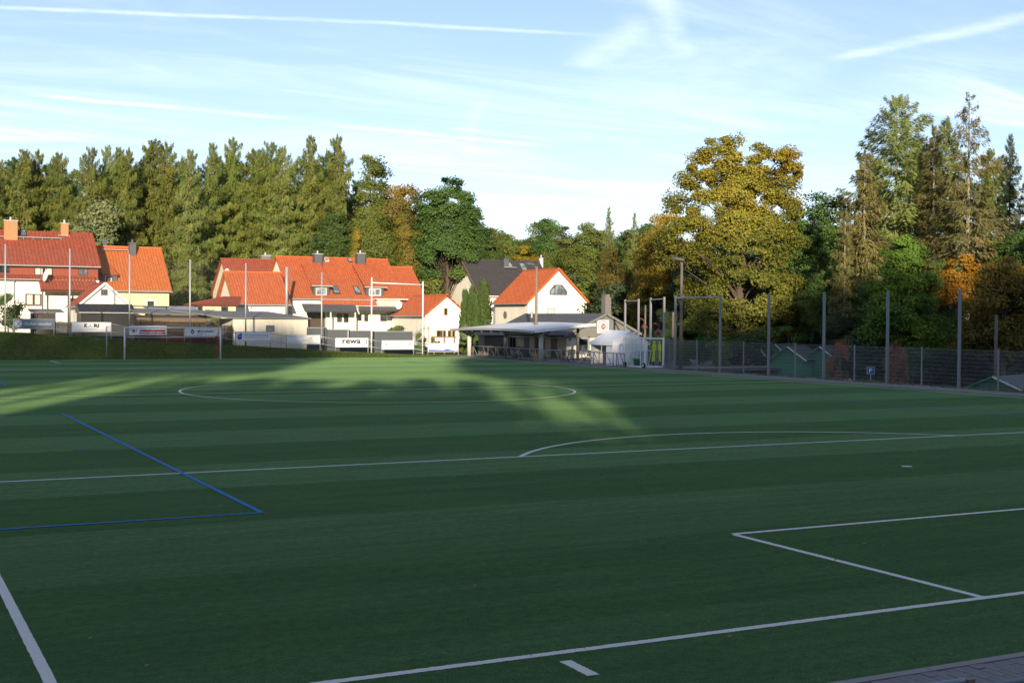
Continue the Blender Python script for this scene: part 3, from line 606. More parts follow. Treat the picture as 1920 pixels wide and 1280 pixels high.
mb = MB(); xs = np.arange(ptop[0][0]-8, ptop[-1][0], .12); tx = np.array([p[0] for p in ptop]); tz = np.array([p[2] for p in ptop])
ztop = np.interp(xs, tx, tz)-.15
for x, z in zip(xs, ztop): ribbon(mb, (x, YN+.08, H(x, YN)+.05), (x, YN+.08, z), .0045)
for k in range(52):
    f = k/51.0
    for j in range(0, len(xs)-40, 40):
        p = lambda q: (xs[q], YN+.08, H(xs[q], YN)+.05+f*(ztop[q]-H(xs[q], YN)-.05)); ribbon(mb, p(j), p(j+40), .0045)
mb.build('mesh', 'net_cord', net, kind='stuff')

# ------------------------------------------------------------------ fence on the right
XF = 27.5
tall = [(27.5, 60.9), (27.5, 55.8), (27.5, 50.85), (27.5, 45.85), (27.5, 40.75), (27.4, 35.6), (27.4, 30.6), (27.4, 25.6)]
seq = [(34.2, 78.0), (33.0, 74.1), (31.2, 69.6), (29.6, 65.4)]+tall
tlab = ['left post of the far narrow frame behind the tent', 'right post of the far narrow frame behind the tent', 'left post of the second narrow frame behind the goal trolley', 'right post of the second narrow frame behind the goal trolley']
for i, (x, y) in enumerate(seq):
    lab = 'tall grey metal post, '+tlab[i] if i < 4 else 'tall blue grey fence post, '+('nearest the goal trolley' if i == 4 else '%s along the fence from the goal trolley' % ordn[i-4])
    o = thing('tall_fence_post', lab, 'fence post', (x, y, .02), 'tall posts of the pitch fence')
    mb = MB(); mb.box((x-.06, y-.06, -.2), (x+.06, y+.06, 5.03)); mb.build('shaft', 'grey_metal' if i < 4 else 'dark_galvanised', o)
    mb = MB()
    for k in range(10): mb.box((x-.10, y-.075, 2.3+k*.26), (x-.075, y-.05, 2.34+k*.26))
    mb.build('net_clip', 'dark_galvanised', o, kind='stuff')
    if i in (0, 2, 4):
        n = seq[i+1]; mb = MB(); mb.beam((x, y, 4.9), (n[0], n[1], 4.9), .08); mb.build('top_bar', 'galvanised', o)
def fence_panel(a, b, lab, shared={}):
    a, b = np.array(a, float), np.array(b, float); L = np.linalg.norm(b-a)
    key = round(L, 1)
    o = thing('mesh_fence_panel', lab, 'fence', ((a[0]+b[0])/2, (a[1]+b[1])/2, .02), 'mesh panels of the pitch fence')
    o.rotation_euler = (0, 0, math.atan2(b[1]-a[1], b[0]-a[0]))
    if key not in shared:
        h = L/2-.05
        w = MB()
        for k in range(int(2*h/.05)+1): x = -h+k*.05; w.box((x-.002, -.002, .04), (x+.002, .002, 2.0))
        rds = []
        me1 = w.build('upright_wires', 'dark_galvanised'); me1['kind'] = 'stuff'
        r = MB(); r.box((-h, -.012, -.004), (h, -.004, .004)); r.box((-h, .004, -.004), (h, .012, .004)); r1 = r.build('rod', 'dark_galvanised')
        p = MB(); p.box((-.03, -.03, -.15), (.03, .03, 2.05)); p1 = p.build('post', 'dark_galvanised')
        shared[key] = (me1, r1, p1, h)
        objs = [me1, p1]; first = True
    else:
        me1, r1, p1, h = shared[key]; me1 = me1.copy(); p1 = p1.copy(); col.objects.link(me1); col.objects.link(p1); objs = [me1, p1]; first = False
    for q in objs: q.parent = o
    objs[1].location = (h+.05, 0, 0)
    for k in range(10):
        rr = r1 if (first and k == 0) else r1.copy()
        if not (first and k == 0): col.objects.link(rr)
        rr.parent = o; rr.location = (0, 0, .12+k*.205)
    return o
pts = [(33.0, 74.1), (31.2, 69.6), (29.6, 65.4)]+tall
fl = []
for a, b in zip(pts[:-1], pts[1:]):
    m = ((a[0]+b[0])/2, (a[1]+b[1])/2); fl += [(a, m), (m, b)]
for i, (a, b) in enumerate(fl):
    lab = 'grey wire mesh fence panel, '+('%s of the run counted from the clubhouse end' % ('first' if i == 0 else ordn[i] if i < 20 else 'last'))
    fence_panel(a, b, lab)

# ------------------------------------------------------------------ buildings
def roof_slope(parent, e0, e1, r0_, r1_, m, name='roof', thick=.14, pitch=.30, amp=.035):
    """tiled slab between eave e0-e1 and ridge r0-r1 with rounded tile columns"""
    e0, e1, r0_, r1_ = [np.array(q, float) for q in (e0, e1, r0_, r1_)]
    L = max(np.linalg.norm(e1-e0), np.linalg.norm(r1_-r0_)); n = max(2, int(L/pitch)); nr = np.cross(e1-e0, r0_-e0); nr /= np.linalg.norm(nr)
    if nr[2] < 0: nr = -nr
    S = np.linalg.norm(r0_-e0)
    mb = MB(); vs = []; uv = []; fs = []
    prof = [(0.0, 0), (.35, amp), (.7, amp)] if amp else [(0.0, 0)]
    us = [(i+a)/n for i in range(n) for a, _ in prof]+[1.0]; hs = [b for i in range(n) for _, b in prof]+[0]
    for u, hh in zip(us, hs):
        for t in (0, 1):
            p = (e0+(e1-e0)*u)*(1-t)+(r0_+(r1_-r0_)*u)*t; vs.append(p+nr*hh); uv.append((u*L, t*S))
    k = len(us); fs = [(2*i, 2*i+2, 2*i+3, 2*i+1) for i in range(k-1)]
    b0 = len(vs)
    for u in (0, 1):
        for t in (0, 1): vs.append((e0+(e1-e0)*u)*(1-t)+(r0_+(r1_-r0_)*u)*t-nr*thick); uv.append((u*L, t*S))
    A, B, C, D = b0, b0+1, b0+2, b0+3
    fs += [(A, B, D, C), (0, 1, B, A), (2*k-2, C, D, 2*k-1)]
    fs += [tuple([A]+[2*i for i in range(0, k)]+[C])[::-1], tuple([B]+[2*i+1 for i in range(0, k)]+[D])]
    mb.v = [tuple(q) for q in vs]; mb.f = fs; mb.uv = uv
    return mb.build(name, m, parent)
def window(parent, face, c, w, h, frame='white_paint', glass='glass', mull=1, sill=True, fr=.07, curtain=False, name='window'):
    """face 'S' looks to -y, 'W' looks to -x; c is the centre on the wall surface"""
    cx, cy, cz = c
    if face == 'S': T = lambda u, d, z: (cx+u, cy-d, cz+z)
    else: T = lambda u, d, z: (cx-d, cy-u, cz+z)
    def bx(mb, u0, u1, d0, d1, z0, z1):
        a, b = np.array(T(u0, d0, z0)), np.array(T(u1, d1, z1)); mb.box(np.minimum(a, b), np.maximum(a, b))
    mb = MB(); bx(mb, -w/2, w/2, .004, .03, -h/2, h/2); pane = mb.build(name, glass, parent)
    mb = MB()
    bx(mb, -w/2-fr, -w/2, .002, .075, -h/2-fr, h/2+fr); bx(mb, w/2, w/2+fr, .002, .075, -h/2-fr, h/2+fr); bx(mb, -w/2, w/2, .002, .072, h/2, h/2+fr); bx(mb, -w/2, w/2, .002, .072, -h/2-fr, -h/2)
    for k in range(mull): u = -w/2+w*(k+1)/(mull+1); bx(mb, u-.03, u+.03, .028, .065, -h/2, h/2)
    mb.build('window_frame', frame, pane)
    if curtain: mb = MB(); bx(mb, -w/2+.02, -w*.06, .03, .036, -h/2, h/2); bx(mb, w*.1, w/2-.02, .03, .036, -h/2, h/2); mb.build('curtain', 'curtain', pane)
    if sill: mb = MB(); bx(mb, -w/2-fr-.05, w/2+fr+.05, .002, .16, -h/2-fr-.05, -h/2-fr-.002); mb.build('window_sill', 'galvanised', pane)
    return pane
def wpx(parent, Y, l, r, t, b, **k):
    A, B = PY(l, t, Y), PY(r, b, Y); return window(parent, 'S', ((A[0]+B[0])/2, Y, (A[2]+B[2])/2), B[0]-A[0], A[2]-B[2], **k)
def gutter(parent, a, b, m='galvanised', name='gutter'):
    mb = MB(); mb.tube([a, b], .07, 6); return mb.build(name, m, parent)
def chimney(parent, px0, px1, pt, pb, Y, m, cap='galvanised', d=.8):
    A, B = PY(px0, pt, Y), PY(px1, pb, Y); mb = MB(); mb.box((A[0], Y-d/2, B[2]-.9), (B[0], Y+d/2, A[2])); c = mb.build('chimney', m, parent)
    mb = MB(); mb.box((A[0]-.07, Y-d/2-.07, A[2]+.002), (B[0]+.07, Y+d/2+.07, A[2]+.10)); mb.build('chimney_cap', cap, c)
    mb = MB(); mb.tube([((A[0]+B[0])/2, Y, A[2]+.1), ((A[0]+B[0])/2, Y, A[2]+.42)], .10, 8); mb.build('flue', cap, c); return c
def gable_x(root, x0, x1, y0, y1, zb, ze, zr, wall, roof, ov=.35, ovx=.25, amp=.035, roofname='roof', ridge_y=None):
    """ridge along x"""
    ym = (y0+y1)/2 if ridge_y is None else ridge_y
    mb = MB(); mb.prism([(x0, y0, zb), (x0, y1, zb), (x0, y1, ze), (x0, ym, zr-.10), (x0, y0, ze)], (x1-x0, 0, 0)); mb.build('wall', wall, root)
    s = (zr-ze)/(ym-y0); s2 = (zr-ze)/(y1-ym)
    a = roof_slope(root, (x0-ovx, y0-ov, ze-ov*s+.06), (x1+ovx, y0-ov, ze-ov*s+.06), (x0-ovx, ym, zr+.06), (x1+ovx, ym, zr+.06), roof, roofname, amp=amp)
    roof_slope(root, (x1+ovx, y1+ov, ze-ov*s2+.06), (x0-ovx, y1+ov, ze-ov*s2+.06), (x1+ovx, ym, zr+.06), (x0-ovx, ym, zr+.06), roof, roofname, amp=amp)
    mb = MB(); mb.tube([(x0-ovx, ym, zr+.08), (x1+ovx, ym, zr+.08)], .11, 8); mb.build('ridge_cap', roof+'_plain', root)
    gutter(root, (x0-ovx, y0-ov-.06, ze-ov*s+.0), (x1+ovx, y0-ov-.06, ze-ov*s+.0))
    return a
def gable_y(root, x0, x1, y0, y1, zb, ze, zr, wall, roof, ov=.35, ovy=.3, amp=.035, verge=None):
    """ridge along y, gable end looks to -y"""
    xm = (x0+x1)/2
    mb = MB(); mb.prism([(x0, y0, zb), (x1, y0, zb), (x1, y0, ze), (xm, y0, zr-.10), (x0, y0, ze)], (0, y1-y0, 0)); mb.build('wall', wall, root)
    s = (zr-ze)/(xm-x0)
    a = roof_slope(root, (x0-ov, y1+ovy, ze-ov*s+.06), (x0-ov, y0-ovy, ze-ov*s+.06), (xm, y1+ovy, zr+.06), (xm, y0-ovy, zr+.06), roof, amp=amp)
    roof_slope(root, (x1+ov, y0-ovy, ze-ov*s+.06), (x1+ov, y1+ovy, ze-ov*s+.06), (xm, y0-ovy, zr+.06), (xm, y1+ovy, zr+.06), roof, amp=amp)
    mb = MB(); mb.tube([(xm, y0-ovy, zr+.08), (xm, y1+ovy, zr+.08)], .11, 8); mb.build('ridge_cap', roof+'_plain', root)
    gutter(root, (x0-ov-.06, y0-ovy, ze-ov*s), (x0-ov-.06, y1+ovy, ze-ov*s))
    if verge:
        mb = MB()
        for sx in (-1, 1):
            xe = x0-ov if sx < 0 else x1+ov; mb.beam((xe, y0-ovy-.03, ze-ov*s+.03), (xm, y0-ovy-.03, zr+.05), .05, .2, (0, 0, 1))
        mb.build('verge_board', verge+'_plain' if verge.startswith('tile') else verge, root)
    return a
def downpipe(root, x, y, z0, z1, m='galvanised'): mb = MB(); mb.tube([(x, y, z0), (x, y, z1-.3), (x, y-.25, z1)], .05, 6); return mb.build('downpipe', m, root)
def on_roof(px, py, Y0, z0, S):
    lo, hi = Y0-3, Y0+9
    for _ in range(40):
        md = (lo+hi)/2
        if PY(px, py, md)[2] > z0+(md-Y0)*S: lo = md
        else: hi = md
    return lo
def skylight(root, Y, l, r, t, b, slope, m='glass_sky', frame='anthracite'):
    """roof window lying on a slope that rises toward +y; Y is where its lower edge sits"""
    A = PY(l, b, Y); B = PY(r, b, Y); hz = PY(l, t, Y)[2]-A[2]; dy = hz/slope
    n = np.array([0, -slope, 1.0]); n /= np.linalg.norm(n); P = [np.array(q) for q in ((A[0], Y, A[2]), (B[0], Y, A[2]), (B[0], Y+dy, A[2]+hz), (A[0], Y+dy, A[2]+hz))]
    mb = MB(); mb.prism([p+n*.02 for p in P], n*.12); f = mb.build('skylight', frame, root)
    c = sum(P)/4; mb = MB(); mb.prism([c+(p-c)*.78+n*.12 for p in P], n*.03); mb.build('pane', m, f); return f
def dish(root, c, r, d=(-.6, -.7, .3)):
    d = np.array(d, float); d /= np.linalg.norm(d); e = np.cross(d, (0, 0, 1.0)); e /= np.linalg.norm(e); g_ = np.cross(e, d); c = np.array(c, float)
    mb = MB(); n = 16; vs = [c-d*.08]; 
    for k in range(1, 4):
        rr = r*k/3
        for j in range(n): t = 6.28319*j/n; vs.append(c-d*.08*(1-(k/3)**2)+(e*math.cos(t)+g_*math.sin(t)*1.1)*rr)
    fs = [(0, 1+j, 1+(j+1) % n) for j in range(n)]
    for k in range(2):
        for j in range(n): a = 1+k*n; fs.append((a+j, a+n+j, a+n+(j+1) % n, a+(j+1) % n))
    mb.add(vs, fs); mb.build('satellite_dish', 'white_paint', root, True); mb = MB(); mb.tube([c-d*.08, c-d*.5-np.array([0, 0, .5])], .025, 5); mb.tube([c+d*.5-np.array([0, 0, .2]), c-g_*r], .015, 5); mb.build('dish_arm', 'grey_metal', root)

def zpy(px, py, Y): return PY(px, py, Y)[2]
def xpy(px, py, Y): return PY(px, py, Y)[0]

# house A: red brown roof, far left
Y = 118.0; gz = H(-8, 118)
xl, xr = xpy(-150, 500, Y), xpy(186, 500, Y)
A_ = thing('village_house', 'large cream house with red brown roof and two brick chimneys at the left edge', 'house', ((xl+xr)/2, Y, gz))
z522 = zpy(40, 523, Y); z515 = zpy(40, 515, Y+.7); z497 = zpy(100, 497, Y+.7); zr = zpy(90, 434, Y+5.5)
mb = MB(); mb.box((xl, Y, gz-.5), (xr, Y+11, z522)); mb.build('wall', 'wall_white', A_)
mb = MB(); mb.box((xl, Y+.7, z522+.002), (xr, Y+10.3, z497)); mb.build('upper_wall', 'tile_brown_plain', A_)
roof_slope(A_, (xl-.2, Y-.35, z522-.03), (xpy(75, 523, Y), Y-.35, z522-.03), (xl-.2, Y+.69, z515), (xpy(75, 523, Y), Y+.69, z515), 'tile_brown', 'skirt_roof')
roof_slope(A_, (xl-.3, Y+.25, z497-.1), (xr+.25, Y+.25, z497-.1), (xl-.3, Y+5.5, zr), (xr+.25, Y+5.5, zr), 'tile_brown', pitch=.34)
roof_slope(A_, (xr+.25, Y+10.75, z497-.1), (xl-.3, Y+10.75, z497-.1), (xr+.25, Y+5.5, zr), (xl-.3, Y+5.5, zr), 'tile_brown', pitch=.34)
mb = MB(); mb.prism([(xr-.25, Y+.7, z497-.05), (xr-.25, Y+10.3, z497-.05), (xr-.25, Y+5.5, zr-.2)], (.24, 0, 0)); mb.build('gable', 'slate_clad', A_)
gutter(A_, (xl, Y+.18, z497-.12), (xr+.2, Y+.18, z497-.12)); gutter(A_, (xl, Y-.42, z522-.05), (xpy(75, 523, Y), Y-.42, z522-.05))
pr0, pr1 = xpy(76, 540, Y-1.4), xpy(160, 540, Y-1.4); zp = zpy(100, 543, Y-1.4); zq = zpy(100, 523, Y)
roof_slope(A_, (pr0, Y-1.5, zp), (pr1+1.2, Y-1.5, zp), (pr0, Y+.68, z515-.02), (pr1+1.2, Y+.68, z515-.02), 'tile_brown', 'porch_roof')
mb = MB(); mb.box((pr0+.15, Y-1.35, gz-.5), (pr0+.27, Y-1.23, zp)); mb.box((xpy(127, 560, Y-1.4), Y-1.35, gz-.5), (xpy(127, 560, Y-1.4)+.12, Y-1.23, zp)); mb.build('porch_post', 'brown_frame', A_)
mb = MB(); mb.beam((pr0, Y-1.3, zp-.12), (pr1+1.2, Y-1.3, zp-.12), .12, .2); mb.build('porch_beam', 'brown_frame', A_)
wpx(A_, Y, 49.5, 75.5, 552.5, 570.5, frame='brown_frame', curtain=True, fr=.1)
wpx(A_, Y+.7, 66, 97, 503, 515, frame='brown_frame', curtain=True, sill=False, mull=2); wpx(A_, Y+.7, 148, 163, 505, 514.5, frame='brown_frame', sill=False, glass='glass_sky'); wpx(A_, Y+.7, -2, 16.5, 500, 511, frame='brown_frame', sill=False)
wpx(A_, Y, 131, 141, 559, 567, frame='white_paint', mull=0)
chimney(A_, 7.5, 32, 414.5, 440, Y+4.4, 'brick_chimney', d=.9); chimney(A_, 114, 127.5, 420, 436, Y+5.2, 'brick_chimney', d=.7)
skylight(A_, on_roof(45, 443.5, Y+5.5, zr, (zr-z497+.1)/5.25), 39, 50, 431, 443.5, (zr-z497+.1)/5.25)
mb = MB(); a, b = PY(-10, 445, Y+4.0), PY(115, 449, Y+4.0); mb.tube([a+[0, 0, .12], b+[0, 0, .12]], .05, 5)
for k in range(8): p = a+(b-a)*k/7; mb.tube([p-[0, 0, .1], p+[0, 0, .12]], .03, 4)
mb.build('snow_guard', 'galvanised', A_)
a, b = PY(110, 441, Y+4.8), PY(131, 442.5, Y+4.8); mb = MB(); mb.tube([a, b], .05, 5); mb.tube([a-[0, -.2, .4], a], .03, 4); mb.tube([b-[0, -.2, .4], b], .03, 4); mb.build('snow_guard', 'galvanised', A_)
dish(A_, PY(85, 517, Y-.9), .5, (-.95, -.3, .2)); downpipe(A_, xpy(26, 530, Y)-.0, Y-.12, gz, z522-.1)

# house B: bright orange roof next to A
Y = 121.0; xl, xr = xpy(176, 540, Y), xpy(317, 540, Y); gz = H(3, Y)
B_ = thing('village_house', 'yellowish cream house with bright orange roof right of the red brown house', 'house', ((xl+xr)/2, Y, gz))
ze, zr = zpy(260, 540, Y), zpy(260, 465.5, Y+5)
gable_x(B_, xl, xr, Y, Y+10, gz-.5, ze, zr, 'wall_yellow', 'tile_bright', ov=.4)
chimney(B_, 242, 254, 456.5, 482, Y+4.2, 'slate_clad', cap='slate_clad', d=.7); chimney(B_, 190, 199.5, 453, 466, Y+5.6, 'slate_clad', cap='slate_clad', d=.7)
wpx(B_, Y, 276, 288.5, 564.5, 578, frame='white_paint', mull=0)
zd0, zd1 = zpy(205, 531, Y+.7), zpy(205, 514.5, Y+.7); xd0, xd1 = xpy(191, 520, Y+.7), xpy(219.5, 520, Y+.7)
mb = MB(); mb.box((xd0, Y+.7, zd0), (xd1, Y+3, zd1)); mb.build('dormer', 'slate_clad', B_)
roof_slope(B_, (xd0, Y+.5, zd1), (xd1+.1, Y+.5, zd1), (xd0, Y+3.6, zpy(205, 489, Y+3.6)), (xd1-.3, Y+3.6, zpy(205, 489, Y+3.6)), 'tile_bright', 'dormer_roof')
wpx(B_, Y+.7, 198, 207.5, 518, 530, mull=0, sill=False)
a, b = PY(192, 467.5, Y+4.2), PY(241, 469, Y+4.2); mb = MB(); mb.tube([a, b], .05, 5); mb.tube([a-[0, 0, .3], a], .03, 4); mb.tube([b-[0, 0, .3], b], .03, 4); mb.build('snow_guard', 'galvanised', B_)

# garage C: small white gable in the gardens
Y = 108.0; xl, xr = xpy(152, 568, Y), xpy(240, 568, Y); gz = H(-2, Y)
C_ = thing('garden_house', 'small white weatherboard gable with dark red roof in the gardens', 'garden house', ((xl+xr)/2, Y, gz))
gable_y(C_, xl, xr, Y, Y+6.5, gz-.4, zpy(196, 569, Y), zpy(196, 532, Y), 'wall_white', 'tile_brown', ov=.35, ovy=.2, verge='white_paint')
wpx(C_, Y, 190.5, 200, 543.5, 552.5, frame='sheet_grey', mull=2, sill=False)
# dark covered shed in front of it
Y = 104.5; gz = H(-2, Y); xl, xr = xpy(152, 600, Y), xpy(252, 600, Y)
o = thing('covered_shed', 'low black tarpaulin covered shed below the small white gable', 'shed', ((xl+xr)/2, Y, gz))
zt, zf = zpy(200, 570, Y+2.6), zpy(200, 586, Y)
mb = MB(); mb.box((xl, Y, gz-.4), (xr, Y+2.6, zf-.05)); mb.build('wall', 'black_tarp', o)
mb = MB(); mb.prism([(xl-.1, Y-.15, zf-.04), (xl-.1, Y+2.7, zf-.04), (xl-.1, Y+2.7, zt), (xl-.1, Y+1.9, zt)], (xr-xl+.25, 0, 0)); mb.build('tarpaulin', 'black_tarp', o)
mb = MB(); mb.beam((xl-.2, Y-.2, zf), (xr+.25, Y-.2, zf-.02), .07, .09); mb.build('edge_strip', 'galvanised', o)
# grey slatted bin shelter
Y = 101.5; xl, xr = xpy(62, 600, Y), xpy(104, 600, Y); gz = H(xl, Y)
def slat_fence(name, lab, xl, xr, Y, z0f, z1f, m, sp=.12, w=.085, cat='fence', rails=True, group=None):
    o = thing(name, lab, cat, ((xl+xr)/2, Y, H((xl+xr)/2, Y)), group)
    mb = MB(); n = int((xr-xl)/sp); rr = random.Random(int(abs(xl)*100))
    for k in range(n):
        x = xl+k*sp; z1 = z1f(x)+rr.uniform(-.03, .03); mb.box((x, Y-.012, z0f(x)), (x+w, Y+.012, z1))
    mb.build('slats', m, o, kind='stuff')
    if rails:
        for t in (.25, .8): 
            mb = MB(); mb.beam((xl, Y+.04, z0f(xl)*(1-t)+z1f(xl)*t), (xr, Y+.04, z0f(xr)*(1-t)+z1f(xr)*t), .05, .09); mb.build('rail', m, o)
    k = 0
    for x in np.arange(xl, xr+.1, 2.4): mb = MB(); mb.box((x-.05, Y+.07, H(x, Y)-.3), (x+.05, Y+.17, z1f(x)+.02)); mb.build('post', m, o)
    return o
o = thing('garden_shelter', 'small grey roofed slatted shelter behind the slate grey board', 'shelter', ((xl+xr)/2, Y, gz))
zt = zpy(80, 584, Y)
mb = MB()
for k in range(int((xr-xl)/.16)): mb.box((xl+.1+k*.16, Y+.05, gz-.1), (xl+.2+k*.16, Y+.08, zt-.1))
mb.build('slats', 'grey_wood', o, kind='stuff')
mb = MB(); mb.box((xl, Y+.2, gz-.2), (xr, Y+2.0, zt-.12)); mb.build('back', 'dark_wood', o)
mb = MB(); mb.prism([(xl-.2, Y-.2, zt-.1), (xl-.2, Y+2.3, zt+.18), (xl-.2, Y+2.3, zt+.24), (xl-.2, Y-.2, zt-.03)], (xr-xl+.9, 0, 0)); mb.build('roof', 'sheet_grey', o)
# long dark garden fences
Yf_ = 99.5
slat_fence('garden_fence', 'dark slatted garden fence behind the KARI board', xpy(104, 600, Yf_), xpy(255, 600, Yf_), Yf_, lambda x: H(x, Yf_)-.05, lambda x: H(x, Yf_)+1.15, 'anthracite', sp=.10, w=.09)
slat_fence('garden_fence', 'dark weathered wooden fence behind the far goal', xpy(257, 600, Yf_), xpy(438, 600, Yf_), Yf_, lambda x: H(x, Yf_)-.05, lambda x: H(x, Yf_)+1.75, 'dark_wood', sp=.13, w=.10)
# weathered sheds behind the goal
Y = 103.0; xl, xr = xpy(256, 590, Y), xpy(388, 600, Y); gz = H((xl+xr)/2, Y)
o = thing('garden_shed', 'low weathered plank shed behind the dark fence', 'shed', ((xl+xr)/2, Y, gz)); zt0, zt1 = zpy(256, 586, Y), zpy(388, 590, Y)
pl = None; k = 0; zz = gz-.2
while zz < zt1-.12:
    mb = MB(); mb.box((xl, Y-.01-.012*(k % 2), zz), (xr, Y+.015, zz+.17)); mb.build('plank', ['grey_wood', 'dark_wood', 'bark_red'][k % 3], o); zz += .18; k += 1
mb = MB(); mb.box((xl, Y+.02, gz-.3), (xr, Y+3, zt1-.08)); mb.build('body', 'dark_wood', o)
mb = MB(); mb.prism([(xl-.2, Y-.25, zt0-.06), (xl-.2, Y+3.2, zt0+.35), (xl-.2, Y+3.2, zt0+.42), (xl-.2, Y-.25, zt0+.0)], (xr-xl+.4, 0, zt1-zt0)); mb.build('roof', 'sheet_grey', o)
Y = 108.5; xl, xr = xpy(282, 580, Y), xpy(372, 580, Y); gz = H((xl+xr)/2, Y)
o = thing('garden_shed', 'grey sheet roofed shed below the orange roofed house', 'shed', ((xl+xr)/2, Y, gz)); zt = zpy(330, 585, Y)
mb = MB(); mb.box((xl, Y, gz-.3), (xr, Y+2.6, zt-.05)); mb.build('wall', 'grey_wood', o)
mb = MB(); mb.prism([(xl-.2, Y-.3, zt-.04), (xl-.2, Y+2.8, zt+.52), (xl-.2, Y+2.8, zt+.58), (xl-.2, Y-.3, zt+.03)], (xr-xl+.4, 0, 0)); mb.build('roof', 'galvanised', o)
mb = MB(); x = xpy(276, 570, Y-1); 
for xx in (x, x+1.7): mb.box((xx-.05, Y-1.2, gz-.2), (xx+.05, Y-1.1, zpy(276, 574, Y-1)))
mb.beam((x-1.7, Y-1.15, zpy(276, 574, Y-1)), (x+1.9, Y-1.15, zpy(276, 575, Y-1)), .08, .1); mb.build('pergola', 'dark_wood', o)
# pale rendered shed with flat grey roof
Y = 100.0; xl, xr = xpy(437, 620, Y), xpy(577, 620, Y); gz = H(xr, Y)
o = thing('pale_shed', 'long pale rendered shed with shallow grey roof and one small window', 'shed', ((xl+xr)/2, Y, gz)); zl_, zr_ = zpy(440, 597, Y), zpy(575, 598, Y)
mb = MB(); mb.box((xl, Y, gz-.3), (xr, Y+5, zr_)); mb.build('wall', 'wall_shed', o)
za = zpy(515, 586, Y+4)
mb = MB(); mb.add([(xl-.4, Y-.25, zl_), (xr+.25, Y-.25, zr_), (xr-2.4, Y+4.5, za), (xl-4.5, Y+4.5, za+.05), (xl-.4, Y-.25, zl_+.1), (xr+.25, Y-.25, zr_+.1), (xr-2.4, Y+4.5, za+.1), (xl-4.5, Y+4.5, za+.15)], [(0, 3, 2, 1), (4, 5, 6, 7), (0, 1, 5, 4), (1, 2, 6, 5), (2, 3, 7, 6), (3, 0, 4, 7)]); mb.build('roof', 'sheet_grey', o)
wpx(o, Y, 500, 513, 611, 620, frame='sheet_grey', mull=3, sill=False, glass='glass_sky')
# small yellow house D with red hip roof
Y = 114.0; xl, xr = xpy(372, 580, Y), xpy(442, 580, Y); gz = H((xl+xr)/2, Y)
o = thing('small_bungalow', 'small ochre bungalow with low red hipped roof behind the sheds', 'house', ((xl+xr)/2, Y, gz)); ze = zpy(400, 570, Y); zt = zpy(420, 556, Y+2.5)
mb = MB(); mb.box((xl, Y, gz-.3), (xr, Y+5, ze)); mb.build('wall', 'wall_yellow', o)
xm = xpy(425, 556, Y+2.5)
roof_slope(o, (xl-.3, Y-.3, ze-.03), (xr+.3, Y-.3, ze-.03), (xm-.3, Y+2.5, zt), (xm+1.5, Y+2.5, zt), 'tile_brown'); roof_slope(o, (xl-.3, Y+5.3, ze-.03), (xl-.3, Y-.3, ze-.03), (xm-.3, Y+2.6, zt), (xm-.3, Y+2.5, zt), 'tile_brown')
wpx(o, Y, 416, 426, 576, 586, frame='brown_frame', mull=0); wpx(o, Y, 372, 378, 575, 590, frame='brown_frame', mull=0, sill=False)
# house E: brown red roof behind
Y = 131.0; xl, xr = xpy(436, 540, Y), xpy(560, 540, Y); gz = H((xl+xr)/2, Y)
o = thing('village_house', 'house with brown red roof and satellite dish behind the white wing', 'house', ((xl+xr)/2, Y, gz))
gable_x(o, xl, xr, Y, Y+9, gz-.5, zpy(480, 545, Y), zpy(480, 488, Y+4.5), 'wall_cream', 'tile_brown', ov=.4)
chimney(o, 489, 506, 480, 490, Y+4.8, 'concrete_chimney', d=.7); dish(o, PY(424.5, 512, Y), .5, (-.9, -.4, .2))
# house E2: white wing with bright orange roof
Y = 120.0; xl, xr = xpy(441, 568, Y), xpy(540, 568, Y); gz = H((xl+xr)/2, Y)
o = thing('house_wing', 'white single storey wing with plain orange roof left of the long house', 'house', ((xl+xr)/2, Y, gz))
gable_x(o, xl, xr, Y, Y+7, gz-.5, zpy(490, 567, Y), zpy(490, 512, Y+3.5), 'wall_white', 'tile_orange', ov=.3, ovx=.3)
mb = MB(); zz0, zz1 = zpy(440, 569, Y-.3), zpy(450, 512, Y+3.5)
for s in (-1, 1): mb.beam((xl-.34, Y+3.5+s*3.85, zz0), (xl-.34, Y+3.5, zz1+.02), .06, .24)
mb.build('verge_board', 'orange_wood', o)
px_ = xpy(537.5, 550, Y-.3); mb = MB(); mb.tube([(px_, Y-.3, zpy(537, 590, Y)), (px_, Y-.3, zpy(537, 501, Y))], .16, 10); mb.build('flue_pipe', 'galvanised', o, True)
downpipe(o, xpy(470, 580, Y), Y-.1, gz, zpy(470, 571, Y), 'galvanised')
# house F: long orange double house
Y = 123.0; xl, xr = xpy(548, 560, Y), xpy(757, 560, Y); gz = H((xl+xr)/2, Y); YR = Y+5.6
F_ = thing('village_house', 'long cream double house with orange roof, two grey dormers and two chimneys', 'house', ((xl+xr)/2, Y, gz))
ze = zpy(600, 557, Y); zr = zpy(640, 485.5, YR); SF = (zr-ze)/(YR-Y)
gable_x(F_, xl, xr, Y, Y+11.2, gz-.5, ze, zr, 'wall_white', 'tile_orange', ov=.3)
z2 = zpy(660, 574, Y-.9)
roof_slope(F_, (xpy(604, 574, Y-.9), Y-.9, z2), (xr+.2, Y-.9, z2), (xpy(600, 556, Y), Y+.02, ze+.1), (xr+.2, Y+.02, ze+.1), 'tile_orange', 'lower_roof')
mb = MB(); mb.box((xpy(612, 580, Y-.6), Y-.6, gz-.4), (xr, Y-.01, z2+.02)); mb.build('front_wall', 'wall_white', F_)
gutter(F_, (xpy(604, 574, Y-.9), Y-.97, z2), (xr+.2, Y-.97, z2), 'white_paint')
